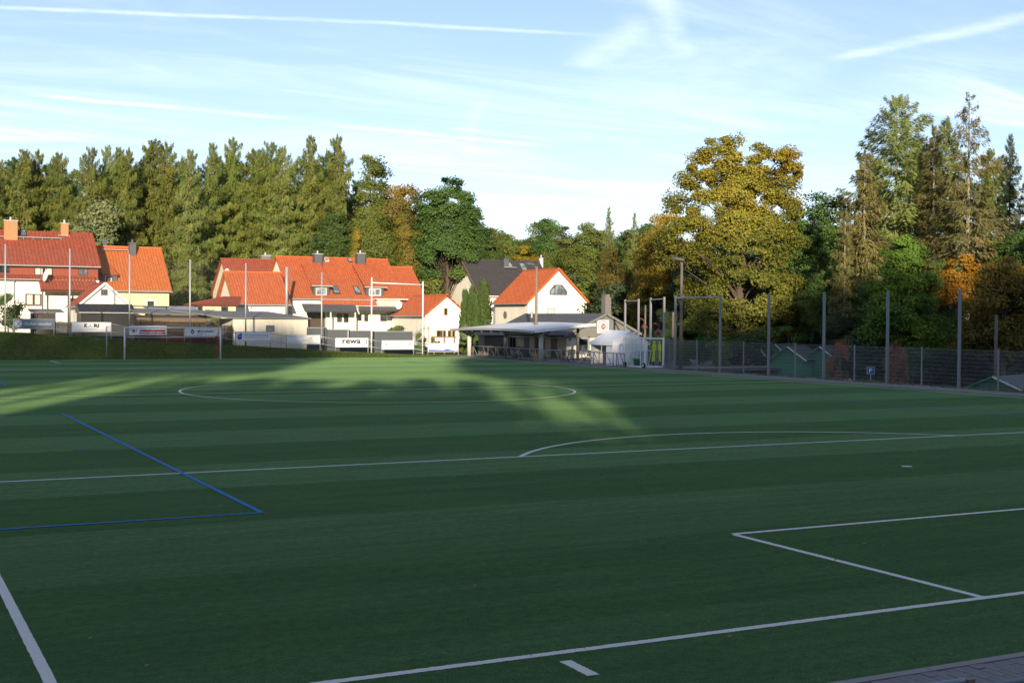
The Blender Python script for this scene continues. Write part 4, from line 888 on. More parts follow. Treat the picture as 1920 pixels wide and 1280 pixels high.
def dormer(root, l, r, t, b, Yd, wl, wr, wt, wb, frame):
    a, c = PY(l, b, Yd), PY(r, t, Yd); mb = MB(); mb.box((a[0], Yd, a[2]), (c[0], Yd+2.6, c[2])); d = mb.build('dormer', 'slate_clad', root)
    roof_slope(root, (a[0]-.25, Yd-.3, c[2]+.02), (c[0]+.25, Yd-.3, c[2]+.02), (a[0]-.25, Yd+3.8, c[2]+2.7), (c[0]+.25, Yd+3.8, c[2]+2.7), 'tile_orange', 'dormer_roof')
    mb = MB(); mb.beam((a[0]-.3, Yd-.36, c[2]), (c[0]+.3, Yd-.36, c[2]), .1, .13); mb.build('dormer_gutter', 'galvanised', root)
    wpx(d, Yd, wl, wr, wt, wb, frame=frame, mull=1, sill=False, glass='glass_sky', fr=.09)
OF = lambda px, py: on_roof(px, py, Y, ze+.08, SF)
dormer(F_, 588, 617, 536.5, 554.5, OF(600, 554.5)+.05, 593.5, 611, 541, 552, 'curtain'); dormer(F_, 686.5, 719.5, 539, 556, OF(700, 556)+.05, 693, 712.5, 542.5, 553, 'white_paint')
for l_, r_, t_, b_ in ((626, 637.5, 537, 551.5), (667, 678, 537.5, 552)): skylight(F_, OF(l_, b_), l_, r_, t_, b_, SF)
skylight(F_, OF(613, 491), 610, 617, 484, 491, SF, frame='lamp_glass'); skylight(F_, OF(657, 492), 653.5, 661, 485, 492, SF, m='grey_metal')
chimney(F_, 588, 602.5, 477, 498, Y+4.6, 'slate_clad', d=.8); chimney(F_, 668, 682.5, 476, 500, Y+4.6, 'slate_clad', d=.8)
mb = MB(); a, b = PY(708, 573, Y-1.0), PY(750, 562, Y-1.0); mb.box((a[0], Y-1.0, a[2]), (b[0], Y+.6, b[2])); mb.build('box_bay', 'wall_cream', F_); mb = MB(); mb.box((a[0]-.3, Y-1.25, b[2]+.002), (b[0]+.9, Y+.9, b[2]+.1)); mb.build('bay_roof', 'white_paint', F_)
# porch canopies of F
zc0, zc1 = zpy(640, 583, Y-3.0), zpy(640, 572, Y-.6); 
roof_slope(F_, (xpy(572, 583, Y-3.0), Y-3.0, zc0), (xpy(670, 583, Y-3.0), Y-3.0, zc0), (xpy(566, 568, Y-.6), Y-.62, zc1+.1), (xpy(666, 575, Y-.6), Y-.62, zc1+.1), 'felt_grey', 'porch_roof', amp=.02)
roof_slope(F_, (xpy(672, 580, Y-2.2), Y-2.2, zc0+.12), (xpy(752, 580, Y-2.2), Y-2.2, zc0+.12), (xpy(672, 575, Y-.6), Y-.62, zc1+.05), (xpy(752, 575, Y-.6), Y-.62, zc1+.05), 'felt_grey', 'porch_roof', amp=.02)
for pxx in (573, 620, 666): x = xpy(pxx, 590, Y-2.9); mb = MB(); mb.box((x-.06, Y-2.95, gz-.3), (x+.06, Y-2.83, zc0-.06)); mb.build('porch_post', 'white_paint', F_)
mb = MB(); a, b = PY(578, 600, Y-.62), PY(598, 588, Y-.62); mb.box((xpy(577, 600, Y-.02), Y-.05, gz), (xpy(612, 600, Y-.02), Y-.01, zc0)); mb.build('door', 'brown_frame', F_)
for (l, r, t, b) in ((633, 639.5, 589, 602.5), (645.5, 652, 589, 603), (672, 676.5, 590, 600), (684, 689, 590, 601), (714, 724, 590, 601), (727, 734, 590, 600)): wpx(F_, Y-.6, l, r, t, b, frame='brown_frame', mull=0, sill=False)
dish(F_, PY(748, 572, Y-2.4), .42, (-.8, -.6, .25))
# house F2: lower orange end
Y2 = Y+1.2; xl2, xr2 = xr+.35, xpy(802, 560, Y2); zr2 = zpy(760, 502.5, Y2+5); ze2 = zpy(770, 566, Y2)
F2_ = thing('house_annex', 'lower orange roofed end of the long house, right of the second chimney', 'house', ((xl2+xr2)/2, Y2, H(xr2, Y2)))
gable_x(F2_, xl2, xr2, Y2, Y2+10, H(xr2, Y2)-.5, ze2, zr2, 'wall_cream', 'tile_orange', ov=.2, ovx=.1)
# house G: small white gable house
Y = 113.0; xl, xr = xpy(797, 590, Y), xpy(876, 590, Y); gz = H((xl+xr)/2, Y)
o = thing('village_house', 'small white gable fronted house with orange roof beside the thuja hedge', 'house', ((xl+xr)/2, Y, gz))
gable_y(o, xl, xr, Y, Y+9, gz-.5, zpy(836, 588, Y), zpy(838, 554, Y), 'wall_white', 'tile_orange', ov=.35, ovy=.25)
wpx(o, Y, 833, 838, 578.5, 590, frame='yellow_wood', mull=0, sill=False)
for l, r in ((819, 829), (831, 835), (840, 845), (848, 852)): wpx(o, Y, l, r, 620, 631, frame='yellow_wood', mull=0, sill=False)
wpx(o, Y, 874, 876.5, 591, 597, frame='sheet_grey', mull=0, sill=False)
# house H: dark roof
Y = 138.0; xl, xr = xpy(902, 552, Y), xpy(1040, 552, Y); gz = H((xl+xr)/2, Y)
o = thing('village_house', 'cream house with dark slate roof and brown bargeboards', 'house', ((xl+xr)/2, Y, gz)); ze, zr = zpy(950, 551, Y), zpy(950, 490, Y+5.2); S_ = (zr-ze)/5.2
gable_x(o, xl, xr, Y, Y+10.4, gz-.5, ze, zr, 'wall_white', 'tile_dark', ov=.4, ovx=.45)
mb = MB()
for s in (-1, 1): mb.beam((xl-.47, Y+5.2+s*5.6, ze-.4*S_+.0), (xl-.47, Y+5.2, zr+.02), .05, .26)
mb.build('verge_board', 'bark_red', o)
chimney(o, 943, 952, 484.5, 498, Y+4.4, 'slate_clad', cap='anthracite', d=.7); chimney(o, 1012, 1017, 484, 500, Y+5.4, 'white_paint', d=.35)
skylight(o, on_roof(957, 500, Y, ze+.08, S_), 954, 960, 493.5, 500, S_, frame='galvanised'); skylight(o, on_roof(983, 506, Y, ze+.08, S_), 980, 987, 495, 506, S_, frame='galvanised')
a, b = PY(945, 502, Y+3.4), PY(967, 503, Y+3.4); mb = MB(); mb.tube([a+[0, -.2, .1], b+[0, -.2, .1]], .05, 5); mb.tube([a, a+[0, -.2, .1]], .04, 4); mb.tube([b, b+[0, -.2, .1]], .04, 4); mb.build('snow_guard', 'galvanised', o)
gutter(o, (xl, Y-.5, ze-.35), (xr, Y-.5, ze-.35), 'white_paint'); downpipe(o, xl+.5, Y-.12, gz, ze-.3, 'white_paint')
# house I: white gable with trapezoid window
Y = 126.0; xl, xr = xpy(990, 567, Y), xpy(1100, 567, Y); gz = H((xl+xr)/2, Y)
o = thing('village_house', 'white gable house with orange roof and dark trapezoid attic window', 'house', ((xl+xr)/2, Y, gz))
ze, zr = zpy(1045, 564, Y), zpy(1049, 505, Y); gable_y(o, xl, xr, Y, Y+9, gz-.5, ze, zr, 'wall_white', 'tile_orange', ov=.45, ovy=.3, verge='tile_orange')
cx = lambda p: xpy(p, 540, Y); cz = lambda p: zpy(1046, p, Y)
P = [(cx(1031), cz(552)), (cx(1062), cz(552)), (cx(1062), cz(546)), (cx(1053), cz(534.5)), (cx(1039.5), cz(534.5)), (cx(1031), cz(546))]
mb = MB(); mb.prism([(x, Y-.003, z) for x, z in P], (0, -.03, 0)); w_ = mb.build('attic_window', 'glass_sky', o)
mb = MB()
for (a, b) in zip(P, P[1:]+P[:1]): mb.beam((a[0], Y-.05, a[1]), (b[0], Y-.05, b[1]), .1, .13, (0, 1, 0))
for p in (1040, 1053): mb.beam((cx(p), Y-.045, cz(552)), (cx(p), Y-.045, cz(535)), .08, .11, (0, 1, 0))
mb.build('window_frame', 'brown_frame', w_)
wpx(o, Y, 1026.5, 1039, 579, 590, frame='grey_metal', mull=0, sill=False, glass='curtain')
downpipe(o, xl-.05, Y+9.2, gz, ze-.3, 'sheet_grey'); mb = MB(); mb.tube([(xl-.03, Y+6, zpy(958, 590, Y)), (xl-.12, Y+6, zpy(958, 590, Y))], .45, 16); mb.build('round_vent', 'sheet_grey', o)

# grey panel fence in front of the long house
YG = 98.5
segs = [(577, 613, 614.5, 'tallest grey board fence section beside the pale shed'), (613.5, 655, 618, 'grey board fence section with slatted top behind the rewa board'), (655.5, 697, 620, 'grey board fence section left of the white net pole'), (700, 773, 621.5, 'grey board fence section behind the pale green sign board')]
for l, r, t, lab in segs:
    x0, x1 = xpy(l, 630, YG), xpy(r, 630, YG); zt = zpy((l+r)/2, t, YG)
    o = thing('board_fence', lab, 'fence', ((x0+x1)/2, YG, H((x0+x1)/2, YG)), 'grey board fences')
    n = int((x1-x0)/.14)
    for k in range(n):
        x = x0+k*.14
        if k == 0: mb = MB(); mb.box((0, -.012, H(x1, YG)-.15), (.132, .012, zt)); b0 = mb.build('board', 'grey_fence', o); b0.location = (x-ORG[o.name][0], 0, 0); bl = b0; me_ = b0.data; 
        else: b1 = bl.copy(); col.objects.link(b1); b1.parent = o; b1.location = (x-ORG[o.name][0], .004*(k % 2), 0); b1.scale = (1, 1, 1)
    co = np.zeros(len(me_.vertices)*3); me_.vertices.foreach_get('co', co); co = co.reshape(-1, 3); co += np.array([ORG[o.name][0], ORG[o.name][1], 0]); me_.vertices.foreach_set('co', co.ravel()); me_.update()
    for x in (x0, x1): mb = MB(); mb.box((x-.05, YG+.03, H(x, YG)-.3), (x+.05, YG+.13, zt+.05)); mb.build('post', 'grey_fence', o)
    mb = MB(); mb.box((x0, YG-.04, zt-.02), (x1, YG+.02, zt+.04)); mb.build('top_rail', 'galvanised' if '655' not in lab else 'grey_fence', o)
x0, x1 = xpy(776, 640, YG), xpy(795, 640, YG)
o = thing('garden_gate', 'low green wire garden gate beside the white net pole', 'gate', ((x0+x1)/2, YG, H(x0, YG)))
mb = MB(); 
for z in (.15, .95): mb.beam((x0, YG, H(x0, YG)+z), (x1, YG, H(x0, YG)+z), .04)
for x in (x0, x1): mb.beam((x, YG, H(x0, YG)-.1), (x, YG, H(x0, YG)+1.0), .05)
mb.build('frame', 'galvanised', o); mb = MB()
for k in range(12): x = x0+(x1-x0)*(k+.5)/12; mb.beam((x, YG, H(x0, YG)+.15), (x, YG, H(x0, YG)+.95), .012)
mb.build('bars', 'shed_green', o, kind='stuff')
x0, x1 = xpy(814, 640, 102), xpy(852, 640, 102)
o = thing('timber_frame', 'low timber frame stand in the garden before the small white house', 'garden frame', ((x0+x1)/2, 102, H(x0, 102)))
mb = MB()
for x in (x0, (x0+x1)/2, x1): mb.beam((x, 102, H(x0, 102)-.1), (x, 102, zpy(830, 633, 102)), .12)
mb.build('post', 'pole_wood', o); mb = MB(); mb.beam((x0-.2, 102, zpy(830, 632, 102)), (x1+.2, 102, zpy(830, 632, 102)), .12, .12); mb.build('beam', 'pole_wood', o)

# ------------------------------------------------------------------ clubhouse
Y = 85.0; xl, xr = xpy(1062, 650, Y), xpy(1198, 650, Y); xm = xpy(1134, 600, Y); ze, zr = zpy(1062, 627, Y), zpy(1134, 589.5, Y)
J = thing('clubhouse', 'low cream clubhouse with grey clad gable and grey roof', 'clubhouse', ((xl+xr)/2, Y, .02))
mb = MB(); mb.box((xl, Y, -.2), (xr, Y+15, ze)); mb.build('wall', 'wall_club', J)
mb = MB(); mb.prism([(xl-.02, Y-.05, ze-.28), (xr+.02, Y-.05, ze-.28), (xr+.02, Y-.05, ze+.1), (xm, Y-.05, zr-.08), (xl-.02, Y-.05, ze+.1)], (0, .045, 0)); gab = mb.build('gable', 'grey_clad' if 'grey_clad' in MATS else mat('grey_clad', (0.17, 0.175, 0.16), .7) and 'grey_clad', J)
bm0 = None; x = xl+.02
while x < xr-.05:
    zt = min(ze+.1+(zr-.18-ze)*(x-xl)/(xm-xl), ze+.1+(zr-.18-ze)*(xr-x)/(xr-xm)); mb = MB(); mb.box((x, Y-.075, ze-.28), (x+.11, Y-.052, zt)); mb.build('cladding_board', 'grey_clad', gab); x += .13
mb = MB(); mb.prism([(xl, Y+15, ze), (xr, Y+15, ze), (xm, Y+15, zr-.1)], (0, .05, 0)); mb.build('rear_gable', 'grey_clad', J)
s = (zr-ze)/(xm-xl)
roof_slope(J, (xl-.4, Y+15.2, ze-.4*s+.1), (xl-.4, Y-.35, ze-.4*s+.1), (xm, Y+15.2, zr+.1), (xm, Y-.35, zr+.1), 'felt_grey', amp=0, pitch=1); roof_slope(J, (xr+.4, Y-.35, ze-.4*s+.1), (xr+.4, Y+15.2, ze-.4*s+.1), (xm, Y-.35, zr+.1), (xm, Y+15.2, zr+.1), 'felt_grey', amp=0, pitch=1)
mb = MB(); mb.beam((xl-.42, Y-.38, ze-.4*s+.03), (xm, Y-.38, zr+.04), .05, .2); mb.beam((xr+.42, Y-.38, ze-.4*s+.03), (xm, Y-.38, zr+.04), .05, .2); mb.build('verge_board', 'sheet_grey', J)
gutter(J, (xl-.46, Y-.3, ze-.32), (xl-.46, Y+15, ze-.32), 'grey_metal'); mb = MB(); mb.tube([(xr+.45, Y-.2, ze-.3), (xr+.6, Y-.2, ze-.6), (xr+.2, Y-.1, ze-.9), (xr+.12, Y-.1, 0)], .05, 6); mb.build('downpipe', 'galvanised', J)
w = wpx(J, Y, 1084, 1101.5, 635.5, 658.5, frame='grey_metal', mull=0, fr=.2); 
a, b = PY(1084, 688, Y), PY(1101, 664, Y); mb = MB(); mb.box((a[0]-.2, Y-.05, .02), (b[0]+.2, Y-.004, zpy(1090, 663, Y))); mb.build('lower_panel', 'wall_grey', J)
a, b = PY(1118.5, 624, Y), PY(1140.5, 600, Y); sg = MB(); sg.box((a[0], Y-.12, a[2]), (b[0], Y-.085, b[2])); sg = sg.build('crest_sign', 'white_paint', J); X, Z = (a[0]+b[0])/2, (a[2]+b[2])/2; R = (b[0]-a[0])/2
face_disc(sg, 'crest_ring', 'sheet_grey', X, Z, R*.88, Y-.12, .006, R*.80); face_disc(sg, 'crest_ring', 'print_red', X, Z, R*.76, Y-.12, .006, R*.72); face_disc(sg, 'crest_disc', 'print_red', X, Z, R*.44, Y-.12, .008); text_part('SV', sg, 'white_paint', X, Y-.12, Z, R*.5, width=R*.66, bold=.0, proud=.016)
for k in range(26):
    t = 6.28319*k/26; c_ = (X+R*.62*math.cos(t), Z+R*.62*math.sin(t)); face_rect(sg, 'crest_letter', 'print_black' if k % 3 else 'print_red', c_[0]-.018, c_[0]+.018, c_[1]-.025, c_[1]+.025, Y-.12, .007)
a, b = PY(1176, 626, Y), PY(1190, 623, Y); mb = MB(); mb.box((a[0], Y-.12, a[2]), (b[0], Y-.08, b[2])); mb.build('name_plate', 'lamp_glass', J)
for pxx, pyy in ((1069, 635.5), (1132, 591.5)):
    c_ = PY(pxx, pyy, Y); mb = MB(); mb.tube([c_+[0, -.16, 0], c_+[0, -.08, 0]], .10, 12); mb.tube([c_+[0, -.08, 0], c_], .13, 12); mb.build('wall_lamp', 'grey_metal', J)
ch = PY(1137, 557, 90.0); mb = MB(); mb.box((ch[0]-.35, 89.6, zr-.6), (ch[0]+.28, 90.3, ch[2])); c_ = mb.build('chimney', 'concrete_chimney', J); mb = MB(); mb.box((ch[0]-.25, 89.7, ch[2]+.002), (ch[0]+.18, 90.2, ch[2]+.25)); mb.build('chimney_top', 'concrete_chimney', c_)
mb = MB(); c_ = PX(997, 590, xm-.9); mb.tube([c_-[0, 0, .3], c_+[0, 0, .25]], .12, 8); mb.tube([c_+[0, 0, .25], c_+[0, 0, .32]], .2, 8); mb.build('roof_vent', 'grey_metal', J)
for yy, m_ in ((87.2, 'grey_clad'), (89.6, 'grey_metal'), (92.4, 'grey_clad'), (95.2, 'grey_metal')):   # doors and windows on the terrace side
    if m_ == 'grey_metal': window(J, 'W', (xl, yy, 1.25), 1.3, 1.1, frame='grey_metal', mull=1)
    else: mb = MB(); mb.box((xl-.05, yy-.5, .03), (xl-.003, yy+.5, 2.05)); d_ = mb.build('door', 'grey_clad', J); mb = MB(); mb.box((xl-.10, yy-.42, 1.0), (xl-.052, yy-.36, 1.2)); mb.build('handle', 'galvanised', d_)

# terrace canopy
XA, XB, Y0, Y1 = 25.75, 31.6, 77.9, 94.2; ZA, ZB = 2.42, 2.98
K = thing('terrace_canopy', 'white sheet roofed terrace canopy on round columns beside the clubhouse', 'canopy', ((XA+XB)/2, (Y0+Y1)/2, .02))
mb = MB(); n = 9
V_ = []
for j in range(n+1):
    y = Y0+(Y1-Y0)*j/n
    for i in range(5):
        f = i/4; x = XA+(XB-XA)*f-(.0 if j else 0); V_.append((x, y+f*.5*(1 if j == 0 else 0), ZA+(ZB-ZA)*f+.14*math.sin(math.pi*j/n)))
idx = lambda j, i: j*5+i
mb.add(V_+[(a, b, c-.07) for a, b, c in V_], [(idx(j, i), idx(j, i+1), idx(j+1, i+1), idx(j+1, i)) for j in range(n) for i in range(4)]+[(50+idx(j, i), 50+idx(j+1, i), 50+idx(j+1, i+1), 50+idx(j, i+1)) for j in range(n) for i in range(4)]
       + [(idx(j, 0), idx(j+1, 0), 50+idx(j+1, 0), 50+idx(j, 0)) for j in range(n)]+[(idx(0, i+1), idx(0, i), 50+idx(0, i), 50+idx(0, i+1)) for i in range(4)])
mb.build('roof_sheet', 'canopy_white', K)
mb = MB()
for j in range(n): mb.beam((XA-.03, Y0+(Y1-Y0)*j/n, ZA+.14*math.sin(math.pi*j/n)-.06), (XA-.03, Y0+(Y1-Y0)*(j+1)/n, ZA+.14*math.sin(math.pi*(j+1)/n)-.06), .05, .18)
mb.build('fascia', 'galvanised', K); mb = MB(); mb.beam((XA, Y0-.04, ZA-.02), (XB, Y0+.46, ZB-.02), .05, .22); mb.build('end_fascia', 'canopy_white', K)
mb = MB()
for yy in np.arange(Y0+.6, Y1, 1.9): mb.beam((XA+.1, yy, ZA-.12), (XB-.1, yy, ZB-.12), .08, .14)
mb.build('rafter', 'grey_clad', K); mb = MB(); mb.beam((26.6, Y0+.3, 2.28), (26.6, Y1-.3, 2.28), .14, .2); mb.build('edge_beam', 'grey_clad', K)
for i, (x, y, r) in enumerate(((26.9, 79.0, .19), (26.9, 85.4, .12), (26.9, 92.6, .19), (31.0, 80.2, .12), (31.0, 86.5, .12), (31.0, 92.8, .12))):
    mb = MB(); mb.tube([(x, y, 0), (x, y, 2.3+(.4 if x > 30 else 0))], r, 12); c_ = mb.build('column', 'wall_grey' if r > .15 else 'grey_clad', K, True)
    if r > .15:
        for s_ in (-1, 1): mb = MB(); mb.beam((x, y, 1.9), (x+s_*.8, y, 2.33+s_*.05), .10, .14); mb.build('bracket', 'grey_clad', c_)
mb = MB(); mb.box((29.6, 95.1, .0), (31.6, 96.4, 1.9)); mb.prism([(28.8, 94.9, 1.8), (28.8, 96.6, 2.25), (28.8, 96.6, 2.32), (28.8, 94.9, 1.87)], (3.0, 0, 0))
o = thing('serving_kiosk', 'small grey kiosk with blue grey awning at the far end of the terrace', 'kiosk', (30.4, 95.6, .02)); mb.build('body', 'grey_clad', o)

# spectator barriers along the terrace
bs = [(887, 915), (929, 958), (972, 1004), (1020, 1053), (1069, 1107), (1113, 1150), (1156, 1171)]
XR = 26.35
def yx(px): d = ray(px, 660); return CAM[1]+d[1]*(XR-CAM[0])/d[0]
blabs = ['first at the far end by the shrubs', 'second from the far end', 'third, just left of the thick canopy column', 'fourth, just right of the thick canopy column', 'fifth, below the clubhouse window', 'sixth, in front of the white tent', 'last and shortest, beside the goal trolley']
for i, (l, r) in enumerate(bs):
    y1, y0 = yx(l), yx(r); o = thing('spectator_barrier', 'grey tube barrier section on the terrace edge, '+blabs[i], 'barrier', (XR, (y0+y1)/2, .02), 'barrier sections along the terrace')
    ynext = yx(bs[i+1][0]) if i < len(bs)-1 else y0
    mb = MB(); mb.tube([(XR, y1, .97), (XR, ynext, .97)], .035, 8); mb.build('top_rail', 'grey_metal', o, True); mb = MB(); mb.tube([(XR, y1, .18), (XR, y0, .18)], .03, 8); mb.build('lower_rail', 'grey_metal', o, True)
    for y in (y0, y1): mb = MB(); mb.tube([(XR, y, .0), (XR, y, .97)], .035, 8); mb.build('post', 'grey_metal', o, True)
    for ya, yb in ((y1-.15*(y1-y0)*0-.05, y1-.28*(y1-y0)), (y0+.28*(y1-y0)+.2, y0+.12*(y1-y0))): mb = MB(); mb.tube([(XR, ya, .95), (XR, yb, .18)], .03, 6); mb.build('brace', 'grey_metal', o, True)
# folding chairs and tables stacked behind the barrier
def chair_mesh(o):
    mb = MB(); mb.box((-.24, -.22, .42), (.24, .22, .46)); mb.build('seat', 'furniture', o); 
    mb = MB()
    for k in range(5): mb.box((-.24, .20+.03*k, .52+k*.1), (.24, .225+.03*k, .59+k*.1))
    mb.build('backrest', 'furniture', o)
    for sx in (-1, 1):
        mb = MB(); mb.tube([(sx*.25, -.25, 0), (sx*.25, .22, .5), (sx*.25, .35, 1.0)], .018, 6); mb.build('leg', 'furniture', o); mb = MB(); mb.tube([(sx*.22, .28, 0), (sx*.22, -.2, .45)], .018, 6); mb.build('leg', 'furniture', o)
ch0 = thing('folding_chair', 'x', 'chair', (0, 0, 0), 'dark folding chairs on the terrace'); chair_mesh(ch0)
def table_mesh(o):
    mb = MB(); mb.box((-.4, -.7, .70), (.4, .7, .735)); mb.build('table_top', 'furniture', o)
    for sy in (-1, 1):
        for sx in (-1, 1): mb = MB(); mb.tube([(sx*.32, sy*.6, 0), (-sx*.1, sy*.55, .7)], .02, 6); mb.build('leg', 'grey_metal', o)
tb0 = thing('terrace_table', 'x', 'table', (0, 0, 0), 'dark tables on the terrace'); table_mesh(tb0)
def copy_tree(o):
    c = o.copy(); col.objects.link(c)
    for ch_ in o.children: k = ch_.copy(); col.objects.link(k); k.parent = c
    return c
def spots(proto, lst, labs):
    src = proto
    for i, ((x, y, rz), lab) in enumerate(zip(lst, labs)):
        c = src if i == 0 else copy_tree(src); c.location = (x, y, .02); c.rotation_euler = (0, 0, rz); c['label'] = lab
tl = [(28.3, 90.3, 0), (28.3, 86.9, 0), (28.3, 82.7, 0), (28.4, 75.8, .2)]
spots(tb0, tl, ['dark terrace table farthest along the terrace', 'dark terrace table under the middle of the canopy', 'dark terrace table behind the thick canopy column', 'dark terrace table below the clubhouse window'])
cl_ = [(27.3, y, -1.4+.3*((i*7) % 5-2)) for i, y in enumerate((90.8, 89.6, 87.6, 86.2, 83.6, 82.0, 76.5, 74.9, 72.6))]+[(29.3, y, 1.6) for y in (90.2, 87.0, 82.6)]
spots(ch0, cl_, ['dark folding chair on the terrace, %s from the far end behind the barrier' % ('first' if i == 0 else ordn[i]) for i in range(9)]+['dark folding chair on the wall side of the %s terrace table' % q for q in ('farthest', 'middle', 'third')])
c_ = PZ(1009, 672, .02)
o = thing('wooden_planter', 'small wooden planter box beside the thick canopy column', 'planter', (27.2, 80.1, .02)); mb = MB()
for k in range(5): mb.box((26.95+k*.1, 79.85, .02), (27.04+k*.1, 79.875, .6))
mb.build('slat', 'yellow_wood', o); mb = MB(); mb.box((26.96, 79.88, .02), (27.42, 80.3, .58)); mb.build('box', 'yellow_wood', o)

# white party tent
tx0, tx1, ty0, ty1 = 27.25, 30.3, 68.6, 71.6; zE, zT = 1.80, 2.56; xm = (tx0+tx1)/2
o = thing('party_tent', 'white fabric party tent with closed gable wall in front of the clubhouse', 'tent', (xm, ty0, .02))
mb = MB(); n = 10; vs = []; 
for j in range(n+1):
    u = j/n; x = tx0+(tx1-tx0)*u; top = zE+(zT-zE)*(1-abs(2*u-1))
    for k in range(9): t = k/8; vs.append((x, ty0+.05*math.sin(9*u+5*t)*math.sin(math.pi*t), .03+(top-.03)*t))
mb.add(vs, [(j*9+k, (j+1)*9+k, (j+1)*9+k+1, j*9+k+1) for j in range(n) for k in range(8)]); mb.build('gable_wall', 'tent_white', o, True)
mb = MB()
for sx, xa in ((-1, tx0-.12), (1, tx1+.12)):
    mb.add([(xa, ty0-.1, zE-.1), (xa, ty1+.1, zE-.1), (xm, ty1+.1, zT+.02), (xm, ty0-.1, zT+.02)], [(0, 1, 2, 3)]); mb.add([(xa, ty0-.1, zE-.1), (xa, ty1+.1, zE-.1), (xa+sx*.02, ty1+.1, zE-.32), (xa+sx*.02, ty0-.1, zE-.32)], [(0, 1, 2, 3)])
mb.build('roof', 'tent_white', o)
mb = MB(); mb.add([(tx1, ty0, .03), (tx1, ty1, .03), (tx1, ty1, zE), (tx1, ty0, zE)], [(0, 1, 2, 3)]); mb.build('side_wall', 'tent_white', o); mb = MB(); mb.add([(tx0, ty1, .03), (tx1, ty1, .03), (tx1, ty1, zE), (xm, ty1, zT), (tx0, ty1, zE)], [(0, 1, 2, 3, 4)]); mb.build('rear_wall', 'tent_white', o); mb = MB(); mb.add([(tx0, ty0, .03), (tx0, ty0+.9, .03), (tx0, ty0+.9, zE), (tx0, ty0, zE)], [(0, 1, 2, 3)]); mb.build('side_wall', 'tent_white', o)
for y in (ty0, ty0+1.5, ty1): mb = MB(); mb.tube([(tx0-.03, y, .02), (tx0-.03, y, zE)], .03, 8); mb.build('pole', 'white_paint', o)

# wheeled training goal with small goals, bucket and mannequins stored inside
gx0, gx1, gy0, gy1 = 26.85, 28.35, 63.6, 66.4
o = thing('wheeled_goal', 'white wheeled training goal with green net parked beside the fence', 'goal', ((gx0+gx1)/2, gy0, .02))
for x, y in ((gx0, gy0), (gx1, gy0), (gx0, gy1), (gx1, gy1)): mb = MB(); mb.box((x-.05, y-.05, .06), (x+.05, y+.05, 2.06)); mb.build('upright', 'white_paint', o)
mb = MB()
for z in (.10, 2.08):
    mb.beam((gx0-.05, gy0, z), (gx1+.05, gy0, z), .1); mb.beam((gx0, gy0+.05, z), (gx0, gy1, z), .09); mb.beam((gx1, gy0+.05, z), (gx1, gy1, z), .09); mb.beam((gx0, gy1, z), (gx1, gy1, z), .09)
mb.build('frame', 'white_paint', o)
mb = MB()
for k in range(24): y = gy0+k*.12; ribbon(mb, (gx1, y, .1), (gx1, y, 2.05), .008, (1, 0, 0)); ribbon(mb, (gx0, y, 2.05), (gx1, y, 2.05), .008, (0, 0, 1))
for k in range(17): ribbon(mb, (gx1, gy0, .12+k*.12), (gx1, gy1, .12+k*.12), .008, (1, 0, 0))
for k in range(13): x = gx0+k*.12; ribbon(mb, (x, gy1, .1), (x, gy1, 2.05), .012); ribbon(mb, (x, gy0, 2.04), (x, gy1, 2.04), .008, (0, 0, 1))
for k in range(17): ribbon(mb, (gx0, gy1, .12+k*.12), (gx1, gy1, .12+k*.12), .012)
mb.build('net', 'green_net', o, kind='stuff')
for y in (gy0+.05, gy1-.3):
    mb = MB(); mb.tube([(gx0-.14, y, .20), (gx0-.06, y, .20)], .19, 18); wl = mb.build('wheel', 'rubber', o); mb = MB(); mb.tube([(gx0-.155, y, .20), (gx0-.135, y, .20)], .09, 12); mb.build('hub', 'white_paint' if y < 65 else 'yellow_wood', wl)
for k, (y, s_) in enumerate(((64.6, 'nearer'), (65.5, 'farther'))):
    q_ = thing('small_goal', '%s of the small white goals stored inside the wheeled goal' % s_, 'goal', (27.7, y, .02), 'small goals in the trolley'); mb = MB()
    for x in (27.1, 28.2): mb.tube([(x, y, .0), (x, y, 1.2), (x, y+.3, 1.2), (x, y+.7, .0)], .03, 6)
    for p_ in ((y, 1.2), (y+.7, .03)): mb.tube([(27.1, p_[0], p_[1]), (28.2, p_[0], p_[1])], .03, 6)
    mb.build('frame', 'white_paint', q_); mb = MB()
    for i in range(12): x = 27.1+i*.1; ribbon(mb, (x, y+.3, 1.18), (x, y+.7, .03), .012)
    for i in range(12): ribbon(mb, (27.1, y+.35+.03*i, 1.1-.09*i), (28.2, y+.35+.03*i, 1.1-.09*i), .012)
    mb.build('net', 'green_net', q_, kind='stuff')
q_ = thing('green_tub', 'dark green plastic tub inside the wheeled goal', 'tub', (27.2, 65.2, .02)); mb = MB(); mb.tube([(27.2, 65.2, .03), (27.2, 65.2, .55), (27.2, 65.2, .6)], [.22, .28, .31], 14); mb.build('body', 'shed_green', q_, True); mb = MB(); mb.tube([(27.2, 65.2, .58), (27.2, 65.2, .62)], .32, 14); mb.build('rim', 'shed_green', q_)
